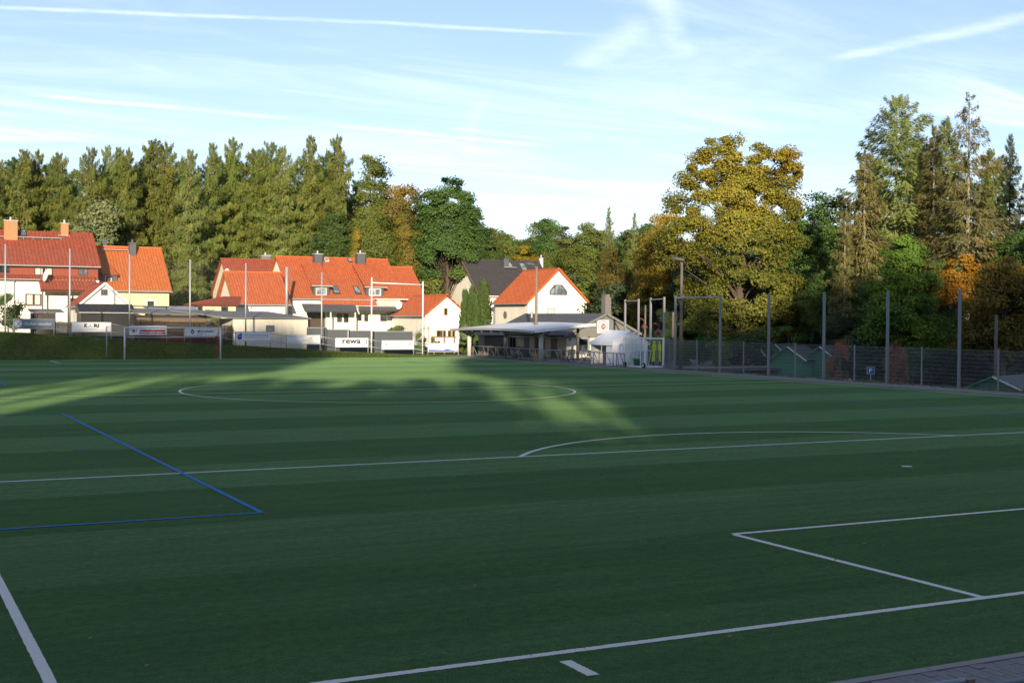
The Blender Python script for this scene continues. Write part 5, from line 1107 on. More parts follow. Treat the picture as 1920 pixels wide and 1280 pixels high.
for k, (x, y) in enumerate(((27.85, 63.9), (28.02, 64.3), (28.2, 63.85))):
    q_ = thing('training_mannequin', 'neon yellow training mannequin in the wheeled goal, '+['left', 'middle', 'right'][k]+' one of three', 'mannequin', (x, y, .02), 'mannequins in the trolley'); mb = MB()
    P2 = [(-.10, .45), (-.06, 1.15), (-.13, 1.3), (-.12, 1.62), (-.05, 1.68), (-.07, 1.86), (0, 1.93), (.07, 1.86), (.05, 1.68), (.12, 1.62), (.13, 1.3), (.06, 1.15), (.10, .45), (.03, .45), (0, 1.0), (-.03, .45)]
    tl_ = -.06+.05*k; mb.prism([(x+a+tl_*(1.9-b), y, b) for a, b in P2], (0, .03, 0)); mb.build('body', 'dummy_yellow', q_); mb = MB(); mb.tube([(x+tl_*1.6, y+.015, .0), (x+tl_*1.4, y+.015, .5)], .025, 6); mb.cbox((x+tl_*1.6, y+.015, .05), (.3, .12, .08)); mb.build('foot', 'rubber', q_)

# ------------------------------------------------------------------ poles, lamps and signs
def wood_pole(px, pb, pt, D, lab, r=.13, lamp=None, m='pole_wood', base=None):
    T = PD(px, pt, D); x, y = T[0], T[1]; z = H(x, y) if base is None else base
    o = thing('wooden_pole', lab, 'pole', (x, y, z)); mb = MB(); mb.tube([(x, y, z-.3), (x, y, (z+T[2])/2), (x+.02, y, T[2])], [r*1.15, r, r*.8], 10); mb.build('shaft', m, o, True)
    if lamp:
        mb = MB(); mb.tube([(x, y, T[2]-.1), (x+lamp*.5, y-.1, T[2]+.15)], .03, 6); mb.build('bracket', 'grey_metal', o); mb = MB(); c = np.array([x+lamp*.75, y-.2, T[2]+.12]); mb.add([c+np.array(q) for q in ((-.4, -.25, .05), (.4, -.25, -.05), (.4, .25, .0), (-.4, .25, .1), (-.3, -.18, .22), (.3, -.18, .14), (.3, .18, .18), (-.3, .18, .26))], [(0, 3, 2, 1), (4, 5, 6, 7), (0, 1, 5, 4), (1, 2, 6, 5), (2, 3, 7, 6), (3, 0, 4, 7)]); mb.build('floodlight', 'slate_clad', o)
    return o, T
wood_pole(1006, 612, 500, 108, 'wooden floodlight pole rising behind the white canopy roof', .13, lamp=-1.0, base=.02)
mb_, T_ = wood_pole(1278, 697, 492, 86.5, 'tall wooden floodlight pole at the fence beside the goal trolley', .11, lamp=-.6, base=.02, m='grey_wood')
wood_pole(1522, 650, 590, 112, 'pale weathered wooden post behind the green sheds', .17, m='bark_pale'); wood_pole(1549, 650, 592, 108, 'darker wooden post right behind the second green shed', .14)
wood_pole(1868, 735, 590, 78, 'dark wooden utility pole behind the fence at right', .11, m='grey_wood'); wood_pole(1263, 660, 585, 104, 'leaning dim wooden pole behind the fence frame', .16)
wood_pole(1210, 640, 572, 112, 'slim dark wooden pole carrying wires behind the tent', .09, m='grey_wood')
ca = thing('overhead_cable', 'sagging overhead cable stretched from the tall wooden pole', 'cable', (T_[0], T_[1], .02)); mb = MB(); a = np.array([T_[0], T_[1], T_[2]-1.6]); b = PD(1352, 640, 84); mb.tube([a+(b-a)*t-[0, 0, .5*math.sin(math.pi*t)] for t in np.linspace(0, 1, 12)], .012, 4); mb.build('wire', 'cable', ca)
for k, (px, py, D, lab) in enumerate(((1228, 606, 97, 'nearer red street lamp with curved neck behind the fence'), (1203, 597, 106, 'farther red street lamp with curved neck behind the fence'))):
    T = PD(px-7, py+4, D); x, y = T[0], T[1]; z = H(x, y); o = thing('street_lamp', lab, 'street lamp', (x, y, z), 'red street lamps'); w_ = .32
    mb = MB(); mb.tube([(x, y, z-.2), (x, y, T[2]-.2)]+[(x+w_-w_*math.cos(t), y, T[2]-.2+w_*1.1*math.sin(t)) for t in np.linspace(.1, 3.0, 9)], .045, 8); mb.build('post', 'lamp_red', o, True)
    zz = T[2]-.2; mb = MB(); mb.tube([(x+2*w_, y, zz), (x+2*w_, y, zz-.12), (x+2*w_, y, zz-.34), (x+2*w_, y, zz-.40)], [.05, .10, .30, .32], 14); mb.build('lamp_shade', 'lamp_red', o, True); mb = MB(); mb.tube([(x+2*w_, y, zz-.40), (x+2*w_, y, zz-.50)], [.22, .10], 12); mb.build('bulb_cover', 'sheet_grey', o, True)
T = PD(1632.5, 694.5, 80); x, y = T[0], T[1]; z = H(x, y)
o = thing('parking_sign', 'blue square parking sign with white P behind the fence', 'sign', (x, y, z)); hw = .21
mb = MB(); mb.tube([(x, y+.03, z-.2), (x, y+.03, T[2]+.15)], .03, 8); mb.build('post', 'galvanised', o); mb = MB(); mb.box((x-hw-.02, y-.012, T[2]-hw-.02), (x+hw+.02, y, T[2]+hw+.02)); pl = mb.build('plate', 'white_paint', o); face_rect(pl, 'blue_field', 'sign_blue', x-hw, x+hw, T[2]-hw, T[2]+hw, y-.012, .004); text_part('P', pl, 'white_paint', x, y-.012, T[2], .26, width=.2, bold=.03, proud=.010); o.rotation_euler = (0, 0, -math.radians(40))
for px, py, lab in ((1578, 713, 'low white parking kerb rail left of the parking sign'), (1685, 722, 'low white parking kerb rail right of the parking sign')):
    P_ = PD(px, py, 77); z = H(P_[0], P_[1]); o = thing('bumper_rail', lab, 'parking rail', (P_[0], P_[1], z), 'parking rails'); mb = MB(); mb.tube([P_+RT*-.6, P_+RT*.6], .04, 6); mb.build('rail', 'white_paint', o); 
    for s_ in (-.5, .5): q = P_+RT*s_; mb = MB(); mb.tube([(q[0], q[1], z-.1), q+[0, 0, .12]], .035, 6); mb.build('post', 'white_paint', o)

# green sheds by the car park
def shed(ang, l, r, pk, pe, D, depth, lab):
    A, B, T = PD(l, pe, D), PD(r, pe, D), PD((l+r)/2, pk, D); w = np.linalg.norm((B-A)[:2]); dirx = RT.copy(); dirx[2] = 0; dirx /= np.linalg.norm(dirx); back = np.array([-dirx[1], dirx[0], 0]); an = math.radians(ang); w = w/math.cos(an); dirx, back = dirx*math.cos(an)-back*math.sin(an), back*math.cos(an)+dirx*math.sin(an)
    c = (A+B)/2; z = H(c[0], c[1]); ze, zr = A[2], T[2]; o = thing('green_shed', lab, 'shed', (c[0], c[1], z), 'green sheds by the car park')
    L = lambda u, v, zz: np.array([c[0], c[1], 0])+dirx*u+back*v+np.array([0, 0, zz])
    mb = MB(); mb.prism([L(-w/2, 0, z-.3), L(w/2, 0, z-.3), L(w/2, 0, ze), L(0, 0, zr-.06), L(-w/2, 0, ze)], back*depth); wl = mb.build('wall', 'shed_green', o)
    k = 0; zz = z
    while zz < zr-.2:
        hw_ = w/2 if zz < ze else w/2*(zr-zz)/(zr-ze); mb = MB(); mb.prism([L(-hw_+.01, -.02, zz), L(hw_-.01, -.02, zz), L(hw_-.01, -.02, zz+.125), L(-hw_+.01, -.02, zz+.125)], back*.018); mb.build('plank', 'shed_green', wl); zz += .14
    for s_ in (-1, 1):
        mb = MB(); o_ = .22; mb.prism([L(s_*(w/2+o_), -.25, ze-o_*(zr-ze)/(w/2)), L(0, -.25, zr), L(0, -.25, zr+.06), L(s_*(w/2+o_), -.25, ze-o_*(zr-ze)/(w/2)+.06)], back*(depth+.5)); mb.build('roof', 'anthracite', o)
        mb = MB(); mb.beam(L(s_*(w/2+o_), -.28, ze-o_*(zr-ze)/(w/2)+.02), L(0, -.28, zr+.03), .04, .08); mb.build('bargeboard', 'white_paint' if s_ > 0 else 'shed_green', o)
shed(28, 1450, 1505, 650.5, 672, 92, 4.5, 'green gable shed left of the pair behind the fence'); shed(28, 1517, 1559, 650.5, 668, 93, 4.5, 'green gable shed right of the pair beside the rust coloured shrub')
shed(28, 1408, 1436, 648, 668, 99, 4.0, 'dim green shed partly hidden left of the pair'); shed(28, 1440, 1470, 646, 662, 101, 4.0, 'dim green shed behind the left shed of the pair'); shed(42, 1820, 1908, 707, 732, 66, 6.0, 'low green shed with dark roof at the right edge')

# stand railing in the bottom right corner, close to the camera
o = thing('stand_railing', 'blurred blue grey tube railing at the bottom right corner', 'railing', (-12.6, -3.3, -.012))
A, B = PZ(1722, 1279, 1.02), PZ(1805, 1268, 1.02); yv = (A[1]+B[1])/2; xe = PZ(1808, 1270, 1.02)
def rail(xa, xb, y, z): mb = MB(); mb.tube([(xa, y, z), (xb-.03, y, z), (xb, y, z)], [.024, .024, .016], 12); return mb.build('rail', 'rail_blue' if 'rail_blue' in MATS else (mat('rail_blue', (0.20, 0.26, 0.34), .45, .3) and 'rail_blue'), o, True)
rail(xe[0]-3.2, xe[0], xe[1], 1.0)
mb = MB(); mb.cbox((xe[0]+.045, xe[1], .985), (.06, .05, .05)); mb.build('joint_clamp', 'paver', o)
rail(xe[0]+.09, xe[0]+3, xe[1], .93)
for x in (xe[0]-3.1, xe[0]-1.6, xe[0]+.045, xe[0]+1.6): mb = MB(); mb.tube([(x, xe[1], -.05), (x, xe[1], .96)], .022, 10); mb.build('post', 'rail_blue', o, True)
o.location = (xe[0], xe[1], -.012)
for c in o.children: c.data.transform(Matrix.Translation(Vector((-12.6-xe[0], -3.3-xe[1], 0))))

# ------------------------------------------------------------------ vegetation
def cards(C, A, B, L, W, tint, name, m):
    """diamond leaves: centre C, long axis A, cross axis B"""
    A = A/np.maximum(1e-6, np.linalg.norm(A, axis=1))[:, None]; B = B-A*(A*B).sum(1)[:, None]; B /= np.maximum(1e-6, np.linalg.norm(B, axis=1))[:, None]
    a = A*(L/2)[:, None]; b = B*(W/2)[:, None]; n = len(C)
    V = np.stack([C-a, C+b-a*.1, C+a, C-b-a*.1], 1).reshape(-1, 3)
    return np_mesh(name, V, np.arange(4*n).reshape(n, 4), m, tint)
def vnoise(P, s, seed):
    r = np.random.default_rng(seed); o = np.zeros(len(P))
    for k in range(5): d = r.normal(size=3); d /= np.linalg.norm(d); o += np.sin(P@d*s*(1+.35*k)+r.uniform(0, 6.28))
    return o/5
def limb(mb, a, b, ra, rb, r, n=5, sag=.12, seg=4):
    a, b = np.array(a, float), np.array(b, float); L = np.linalg.norm(b-a); off = r.normal(size=3)*L*.05; pts = []
    for i in range(seg+1): t = i/seg; pts.append(a+(b-a)*t+off*math.sin(math.pi*t)+np.array([0, 0, sag*L*math.sin(math.pi*t)]))
    mb.tube(pts, [ra+(rb-ra)*i/seg for i in range(seg+1)], n, cap=False)
def mesh_only(mb, name, m): o = mb.build(name, m, None, True); me = o.data; bpy.data.objects.remove(o); return me
def broadleaf(seed, Ht=20.0, lobes=None, nclump=95, nleaf=330, ls=(.15, .29), cr=(.9, 1.7), m='leaf_green', bark='bark', trunk_r=.32, cb=.22, rx=5.0, topw=.45, tintf=None, hang=0.0):
    r = np.random.default_rng(seed)
    if lobes is None:
        lobes = []
        for k in range(9):
            t = k/8; z = Ht*(cb+.10+(1-cb-.20)*t); w = rx*(math.sin(math.pi*min(1, .22+.80*t))**.7)*r.uniform(.55, .8); az = r.uniform(0, 6.28); d = rx*r.uniform(.12, .42)*(1-.6*t)
            lobes.append((d*math.cos(az), d*math.sin(az), z, w*.8+.6, w*.8+.6, Ht*.12*r.uniform(.8, 1.2)+.4))
    lobes = np.array(lobes); vol = lobes[:, 3]*lobes[:, 4]*lobes[:, 5]; pr = vol**.72/np.sum(vol**.72)
    C = []
    while len(C) < nclump:
        l = lobes[r.choice(len(lobes), p=pr)]; d = r.normal(size=3); d /= np.linalg.norm(d); d[2] = d[2]*.9+.1
        C.append(l[:3]+d*l[3:6]*r.uniform(.35, 1)**.45)
    C = np.array(C); ctr = lobes[:, :3].mean(0)
    dm = np.linalg.norm(C[:, None]-C[None], axis=2); np.fill_diagonal(dm, 99); C = C[np.sort(dm, axis=1)[:, 3] < cr[1]*1.15]
    R = r.uniform(cr[0]*.7, cr[1], len(C))*np.where(C[:, 2] > Ht*.8, .8, 1)
    n = nleaf*len(C); ci = np.repeat(np.arange(len(C)), nleaf); d = r.normal(size=(n, 3)); d /= np.linalg.norm(d, axis=1)[:, None]
    rad = r.uniform(0, 1, n)**.42*(1+.45*vnoise(d*2.1+C[ci], 1.6, seed+5)); P = C[ci]+d*(R[ci]*rad)[:, None]*np.array([1.1, 1.1, .68])
    P[:, 2] -= hang*r.uniform(0, 1, n)*R[ci]
    P[:, 2] = np.maximum(P[:, 2], .15)
    nrm = d*.8+r.normal(size=(n, 3))*.55+np.array([0, 0, .55]); A = np.cross(nrm, r.normal(size=(n, 3))); A[:, 2] -= hang*1.5; B = np.cross(nrm, A)
    L = r.uniform(*ls, n); tint = np.clip(.38+.22*vnoise(P, .55, seed+1)+.16*r.normal(size=n)+.10*(r.uniform(size=len(C))-.5)[ci]*2, 0, 1)
    if tintf is not None: tint = np.clip(tint+tintf(P, ctr), 0, 1)
    crown = cards(P, A, B, L, L*r.uniform(.55, .85, n), tint, 'crown', m)
    mb = MB(); top = np.array([ctr[0]*.5, ctr[1]*.5, Ht*.86]); pts = [np.array([0, 0, -.5])]+[np.array([ctr[0]*.5*t+r.normal()*.12, ctr[1]*.5*t+r.normal()*.12, Ht*.86*t]) for t in (.02, .15, .3, .5, .7, 1)]
    mb.tube(pts, [trunk_r*1.5, trunk_r*1.25, trunk_r, trunk_r*.9, trunk_r*.65, trunk_r*.4, .04], 8, cap=False)
    for c in C[::max(2, len(C)//110)]:
        t = np.clip((c[2]/Ht)-.12-.25*np.hypot(c[0], c[1])/max(rx, 1)*.5, cb*.6, .8); a = np.array([ctr[0]*.5*t/.86, ctr[1]*.5*t/.86, Ht*t]); limb(mb, a, c, trunk_r*.24*(1.1-t), .02, r, 4, .06)
    return mesh_only(mb, 'trunk', bark), crown, Ht
def conifer(seed, Ht=24.0, cb=.25, rmax=3.4, nb=110, ns=150, m='leaf_larch', bark='bark_red', droop=.35, up=.25, sl=(.35, .75), sw=(.06, .12), lean=.0, trunk_r=.26, ragged=.3, power=.8, hang=.55, sparse=0.0, stubs=True):
    r = np.random.default_rng(seed); PB, AX, DR = [], [], []; mb = MB()
    mb.tube([(0, 0, -.5)]+[(lean*t*t, 0, Ht*t) for t in (.05, .3, .6, .85, 1)], [trunk_r*1.2, trunk_r, trunk_r*.8, trunk_r*.5, trunk_r*.25, .02], 7, cap=False)
    Cc, Aa, Ss, Ti = [], [], [], []
    for b in range(nb):
        s = (b+r.uniform())/nb; s = s**.9; t = cb+(1-cb)*s
        if r.uniform() < sparse: continue
        prof = (1-s)**power*(.62+.38*min(1, s*5))+.07
        ln = rmax*prof*r.uniform(1-ragged*1.3, 1+ragged*.5); az = b*2.39996+r.normal()*.5; dr = np.array([math.cos(az), math.sin(az), 0]); sd_ = np.array([-dr[1], dr[0], 0])
        o = np.array([lean*t*t, 0, Ht*t]); ri = (1-s)
        dd = droop*r.uniform(.5, 1.4)*(.35+.9*ri)-.4*s*s
        f = lambda v: o+dr[None]*(ln*v)[:, None]+np.array([0, 0, 1.0])*(ln*(-dd*v+up*v*v))[:, None]
        k = max(45, int(ns*(.25+.75*ln/rmax))); v = r.uniform(.08, 1, k)**.8; side = r.normal(size=k)*.30*(1.08-v)*ln*.85
        P = f(v)+sd_[None]*side[:, None]; P[:, 2] -= np.abs(side)*.18+hang*r.uniform(0, .7, k)**1.3*min(1, ln*.5)+r.normal(size=k)*.16
        ax = dr[None]*.55+sd_[None]*(np.sign(side)*r.uniform(0, .9, k))[:, None]+np.array([0, 0, -1.0])*(hang*r.uniform(.2, 1.5, k))[:, None]
        if s > .93: ax[:, 2] += 1.0
        Cc.append(P); Aa.append(ax); Ss.append(np.full(k, .45+.55*min(1, ln/rmax*1.6))); Ti.append(np.clip(.42+.15*r.normal()+.20*r.normal(size=k), 0, 1))
        if b % 2 == 0: vv = np.linspace(0, .95, 5); mb.tube(list(f(vv)), [.055*(.4+ri), .05*(.3+ri), .035, .025, .012], 3, cap=False)
    if stubs:
        for b in range(16):
            t = cb*r.uniform(.35, 1.0); az = r.uniform(0, 6.28); ln = r.uniform(.6, rmax*.55); d = np.array([math.cos(az), math.sin(az), -.25]); mb.tube([(0, 0, Ht*t), d*ln+np.array([0, 0, Ht*t])], [.04, .01], 3, cap=False)
    C, A, S, T = np.concatenate(Cc), np.concatenate(Aa), np.concatenate(Ss), np.concatenate(Ti); n = len(C)
    B = r.normal(size=(n, 3)); L = r.uniform(*sl, n)*S; crown = cards(C, A, B, L, r.uniform(*sw, n)*S, T, 'crown', m)
    return mesh_only(mb, 'trunk', bark), crown, Ht

LIB = {}
LIB['larch'] = [conifer(100+i, 24, [.34, .22, .28, .48, .25][i], [4.2, 4.6, 3.9, 4.0, 4.5][i], [115, 130, 110, 100, 122][i], 320, 'leaf_larch', 'bark_red', [.45, .3, .4, .55, .35][i], .30, power=[.55, .5, .6, .5, .58][i], ragged=.55, hang=.8) for i in range(5)]
LIB['spruce'] = [conifer(200+i, 24, .14, 3.3, 135, 190, 'leaf_spruce', 'bark', .5, .3, power=.8, ragged=.3, hang=.5, sl=(.3, .65)) for i in range(2)]
LIB['oak'] = [broadleaf(300+i, 18, None, 140, 330, rx=[4.8, 5.4, 4.4, 5.0, 5.8][i], cb=[.16, .2, .25, .12, .15][i], cr=(.9, 1.7)) for i in range(5)]
LIB['shrub'] = [broadleaf(350+i, 5, None, 42, 200, rx=2.3, cb=.04, cr=(.55, .95), ls=(.16, .30), trunk_r=.08) for i in range(3)]
LIB['willow'] = [broadleaf(370, 18, None, 80, 210, rx=4.0, cb=.1, cr=(.9, 1.6), ls=(.22, .40), trunk_r=.2, bark='bark_pale', hang=.5)]
LIB['thuja'] = [conifer(380+i, 8, .02, 1.45, 150, 90, 'leaf_thuja', 'bark', -.9, .4, sl=(.25, .5), sw=(.12, .22), power=.42, ragged=.12, hang=-.5, trunk_r=.12, stubs=False) for i in range(2)]
def plant(lib, x, y, ztop, name, lab, cat, group=None, leaf=None, wide=1.0, rz=None, var=None, bark=None, rr=random.Random(8)):
    trk, crn, Hm = lib[rr.randrange(len(lib))] if var is None else lib[var % len(lib)]
    z = H(x, y); s = (ztop-z)/Hm; o = thing(name, lab, cat, (x, y, z), group); o.rotation_euler = (0, 0, rr.uniform(0, 6.28) if rz is None else rz); o.scale = (s*wide, s*wide, s)
    for nm, me_, mt in (('trunk', trk, bark), ('crown', crn, leaf)):
        c = bpy.data.objects.new(nm, me_); col.objects.link(c); c.parent = o
        if mt: c.material_slots[0].link = 'OBJECT'; c.material_slots[0].material = MATS[mt]
    return o
def mind(px): return float(np.interp(px, [0, 330, 420, 800, 865, 1105, 1140, 1250], [146, 150, 166, 168, 182, 182, 150, 138]))
def plant_py(lib, px, pt, Y, *a, **k): T = PY(px, pt, Y); return plant(lib, T[0], T[1], T[2], *a, **k)
def plant_px(lib, px, pt, D, *a, **k): T = PD(px, pt, D); return plant(lib, T[0], T[1], T[2], *a, **k)
rr = random.Random(21)
# left wood: row of larches behind the houses
tops = [(-30, 300), (3, 303), (43, 282), (70, 284), (113, 291), (170, 281), (202, 276), (222, 278), (240, 281), (283, 266), (314, 272), (357, 283), (397, 270), (437, 261), (480, 285), (505, 271), (530, 277), (582, 256), (632, 256)]
for i, (px, pt) in enumerate(tops):
    plant_px(LIB['larch'], px, pt, max(mind(px)+4, rr.uniform(160, 168)), 'larch_tree', 'olive green larch, %s from the left in the tall row behind the houses' % (ordn[i] if i else 'first'), 'tree', 'larches behind the houses', leaf=['leaf_larch', 'leaf_larch_pale', 'leaf_larch', 'leaf_larch', 'leaf_mid'][i % 5], wide=rr.uniform(.72, 1.02), var=i*3+1)
for i in range(26):
    px = -60+i*29+rr.uniform(-8, 8); plant_px(LIB['larch'], px, rr.uniform(292, 330) if px < 640 else 330+(px-640)*.35, rr.uniform(176, 200), 'larch_tree', 'dim larch deep in the wood behind the front row', 'tree', 'back row larches of the wood', leaf='leaf_green', wide=rr.uniform(1.0, 1.35))
for i, (px, pt, D, w, lf, lab) in enumerate([(198, 345, 150, 1.15, 'leaf_willow', 'pale grey green loose tree behind the orange roofed house'), (150, 395, 152, .9, 'leaf_willow', 'low pale green tree behind the red brown roof'), (575, 333, 152, 1.15, 'leaf_green', 'dark green broadleaf tree with pale limbs behind the long house'), (690, 289, 160, .95, 'leaf_mid', 'olive gold tree right of the larch row'),
        (744, 317, 156, .95, 'leaf_rust', 'rusty brown autumn tree left of the big round green tree'), (765, 372, 148, .75, 'leaf_rust', 'orange brown tree in front of the big round green tree'), (690, 360, 146, 1.0, 'leaf_mid', 'olive broadleaf tree behind the second chimney of the long house'),
        (630, 385, 142, .9, 'leaf_green', 'green tree behind the ridge of the long house'), (672, 425, 140, .55, 'leaf_gold', 'small yellow tree peeking over the long orange ridge'), (874, 465, 143, .85, 'leaf_yellow', 'bright yellow green tree left of the dark roofed house'), (905, 420, 168, .9, 'leaf_green', 'green tree filling the gap beside the big round tree'),
        (455, 470, 148, 1.0, 'leaf_mid', 'bushy green tree behind the white wing'), (400, 480, 150, 1.0, 'leaf_green', 'green bush tree in the gap between the two house groups'), (350, 455, 150, 1.0, 'leaf_larch_pale', 'pale green tree just right of the orange roofed house')]):
    plant_px(LIB['willow'] if 'willow' in lf else LIB['oak'], px, pt, mind(px)+(D-140)*.6, 'broadleaf_tree', lab, 'tree', 'mixed trees behind the houses', leaf=lf, wide=w, var=i, bark='bark_pale' if i in (2, 8) else None)
for i, (px, pt) in enumerate(((845, 455), (800, 470))): plant_px(LIB['spruce'], px, pt, mind(px)+i*3, 'spruce_tree', ['dark spruce between the long house and the yellow tree', 'low dark spruce behind the annex roof'][i], 'tree', 'dark spruces behind the long house', leaf='leaf_spruce', wide=1.5)
# middle distance trees behind the white gable houses
mid = [(955, 418, 185, 1.25, 'leaf_mid', 'oak', 'rounded olive tree far behind the dark slate roof'), (925, 440, 178, 1.1, 'leaf_green', 'oak', 'green tree left of the dark slate ridge'), (1031, 408, 190, 1.2, 'leaf_green', 'oak', 'tall green tree above the dark slate roof'), (1070, 425, 184, 1.1, 'leaf_larch_pale', 'oak', 'pale olive tree above the trapezoid window house'), (1100, 412, 178, 1.2, 'leaf_mid', 'oak', 'yellowish green tree left of the small pointed conifer'),
       (1142, 390, 186, .9, 'leaf_larch_pale', 'spruce', 'small pointed green conifer on the middle skyline'), (1190, 400, 190, .85, 'leaf_larch_pale', 'spruce', 'second pointed conifer on the middle skyline, left of the big maple'), (1150, 462, 150, .95, 'leaf_rust', 'oak', 'orange brown autumn tree behind the clubhouse chimney'), (1185, 455, 158, .9, 'leaf_mid', 'oak', 'olive tree right of the orange brown tree'),
       (1150, 500, 182, .8, 'leaf_green', 'oak', 'green tree beside the right eave of the white gable house'), (1015, 455, 168, 1.2, 'leaf_mid', 'oak', 'olive tree right behind the dark roof'), (985, 452, 164, 1.1, 'leaf_gold', 'oak', 'golden tinged tree above the dark roof chimney'), (1213, 425, 160, 1.0, 'leaf_green', 'oak', 'dark green tree left of the golden tree'), (1240, 372, 142, .95, 'leaf_gold', 'oak', 'golden tree at the left shoulder of the big maple'), (1215, 500, 138, 1.0, 'leaf_spruce', 'oak', 'deep green tree behind the fence frames'), (1172, 545, 164, .8, 'leaf_green', 'oak', 'dark tree behind the clubhouse right eave')]
for i, (px, pt, D, w, lf, lb, lab) in enumerate(mid): plant_px(LIB[lb], px, pt, max(D, mind(px)+(D-140)*.3), 'conifer_tree' if lb == 'spruce' else 'broadleaf_tree', lab, 'tree', 'trees of the middle distance', leaf=lf, wide=w, var=i+1)
for i in range(20): px = 850+i*20+rr.uniform(-8, 8); plant_px(LIB['oak'], px, rr.uniform(415, 442), rr.uniform(205, 225), 'broadleaf_tree', 'hazy green tree of the far wood line in the middle', 'tree', 'far wood line in the middle', leaf=['leaf_green', 'leaf_mid', 'leaf_larch_pale'][i % 3], wide=1.3)

# big two headed maple on the right, its lobes traced in the picture plane at its own distance
def traced(seed, D, base_px, lob, m, nclump, nleaf, lab, name='maple_tree', deep=.75, **k):
    b = PD(base_px, 650, D); x, y = b[0], b[1]; z = H(x, y); L = []
    dirx = RT.copy(); dirx[2] = 0; dirx /= np.linalg.norm(dirx); back = np.array([-dirx[1], dirx[0], 0]); rg = np.random.default_rng(seed); zmax = 0
    for (cx, cy, rx_, ry_) in lob:
        c = PD(cx, cy, D); u = (np.array([c[0]-x, c[1]-y, 0])@dirx); v = rg.uniform(-.35, .35)*rx_*D/F; p = dirx*u+back*v; w = rx_*D/F; h = ry_*D/F
        L.append((p[0], p[1], c[2]-z, w*.92, w*.92 if deep > .9 else w*.88, h)); zmax = max(zmax, c[2]-z+h)
    trk, crn, Hm = broadleaf(seed, zmax, L, nclump, nleaf, m=m, **k); o = thing(name, lab, 'tree', (x, y, z))
    for nm, me_ in (('trunk', trk), ('crown', crn)): c = bpy.data.objects.new(nm, me_); col.objects.link(c); c.parent = o
    return o
mt = lambda P, c: .26*np.clip((P[:, 2]-11)/9, -1.2, 1)-.08
traced(501, 112, 1385, [(1352, 302, 42, 40), (1368, 268, 20, 18), (1322, 318, 32, 28), (1452, 316, 50, 40), (1482, 332, 28, 34), (1400, 365, 78, 50), (1330, 400, 55, 50), (1460, 410, 58, 52), (1285, 445, 45, 48), (1390, 470, 90, 60), (1490, 480, 45, 55), (1300, 520, 55, 55), (1400, 560, 95, 60), (1480, 570, 60, 60), (1330, 610, 60, 50), (1430, 640, 80, 45), (1255, 470, 25, 30), (1402, 338, 52, 34), (1478, 292, 18, 14), (1502, 338, 14, 18), (1425, 288, 16, 14), (1338, 276, 18, 14), (1300, 345, 24, 22), (1275, 385, 22, 22), (1500, 390, 26, 30), (1425, 432, 48, 38), (1372, 432, 46, 38), (1450, 455, 40, 34), (1400, 415, 40, 34)], 'leaf_maple', 700, 340, 'large golden olive maple with two headed crown right of the clubhouse', ls=(.12, .25), cr=(.55, 1.25), trunk_r=.45, tintf=mt, bark='bark')
traced(505, 172, 838, [(838, 362, 42, 32), (812, 392, 34, 36), (866, 396, 34, 36), (840, 425, 60, 46), (806, 455, 40, 40), (876, 455, 34, 44), (840, 490, 60, 46)], 'leaf_green', 260, 330, 'big round dark green tree above the small white house', name='broadleaf_tree', ls=(.18, .34), cr=(.8, 1.6), trunk_r=.4)
rt = lambda P, c: .12*np.clip((P[:, 2]-8)/6, -1, 1)
traced(502, 96, 1690, [(1690, 480, 40, 34), (1660, 530, 36, 36), (1725, 545, 42, 40), (1690, 590, 62, 44), (1650, 640, 40, 36), (1740, 640, 44, 40)], 'leaf_fresh', 170, 330, 'fresh green maple behind the fence at right', ls=(.12, .24), cr=(.5, 1.1), trunk_r=.22)
traced(503, 104, 1795, [(1798, 498, 26, 20), (1772, 528, 26, 22), (1825, 524, 22, 26), (1800, 556, 34, 24), (1760, 560, 18, 16)], 'leaf_orange', 60, 320, 'small vivid orange autumn tree between the conifers at right', ls=(.12, .24), cr=(.5, 1.1), trunk_r=.18)
traced(504, 92, 1880, [(1885, 520, 46, 40), (1850, 570, 40, 40), (1920, 560, 50, 50), (1870, 630, 60, 50), (1930, 640, 60, 50), (1830, 640, 36, 36)], 'leaf_rust', 170, 330, 'golden brown tree at the right edge behind the utility pole', ls=(.12, .24), cr=(.5, 1.1), trunk_r=.22, tintf=rt)
sp_b = lambda seed, **k: [conifer(seed, 26, k.pop('cb', .2), k.pop('rmax', 3.6), k.pop('nb', 120), k.pop('ns', 230), **k)]
plant_px(sp_b(601, m='leaf_spruce_brown', droop=.75, up=.35, hang=1.1, sl=(.4, .9), power=.6, cb=.12, ragged=.45, bark='bark_pale', nb=105), 1622, 285, 108, 'spruce_tree', 'brownish drooping spruce with thinning crown right of the maple', 'tree', wide=1.5)
plant_px(sp_b(602, m='leaf_larch_pale', droop=.35, up=.35, hang=.5, rmax=5.2, power=.55, cb=.3, nb=130, ns=260, bark='bark_pale'), 1682, 185, 122, 'larch_tree', 'tall feathery pale green larch behind the brownish spruce', 'tree', wide=1.3)
plant_px(sp_b(603, m='leaf_spruce_brown', droop=.5, up=.3, rmax=2.9, cb=.3, nb=95, sparse=.15, bark='bark_pale'), 1752, 238, 118, 'spruce_tree', 'narrow brownish spruce in the middle of the right conifers', 'tree', wide=1.3)
plant_px(sp_b(604, m='leaf_larch_pale', droop=.4, up=.3, rmax=3.2, cb=.35, bark='bark_pale'), 1775, 225, 128, 'larch_tree', 'slim pale larch behind the sparse tall spruce', 'tree', wide=1.5)
plant_px(sp_b(605, m='leaf_spruce_brown', droop=.62, up=.45, rmax=4.0, cb=.36, nb=100, ns=120, sparse=.22, hang=.9, bark='bark_pale', power=.8), 1818, 178, 112, 'spruce_tree', 'sparse tall spruce with bare pale trunk near the right edge', 'tree', wide=1.25)
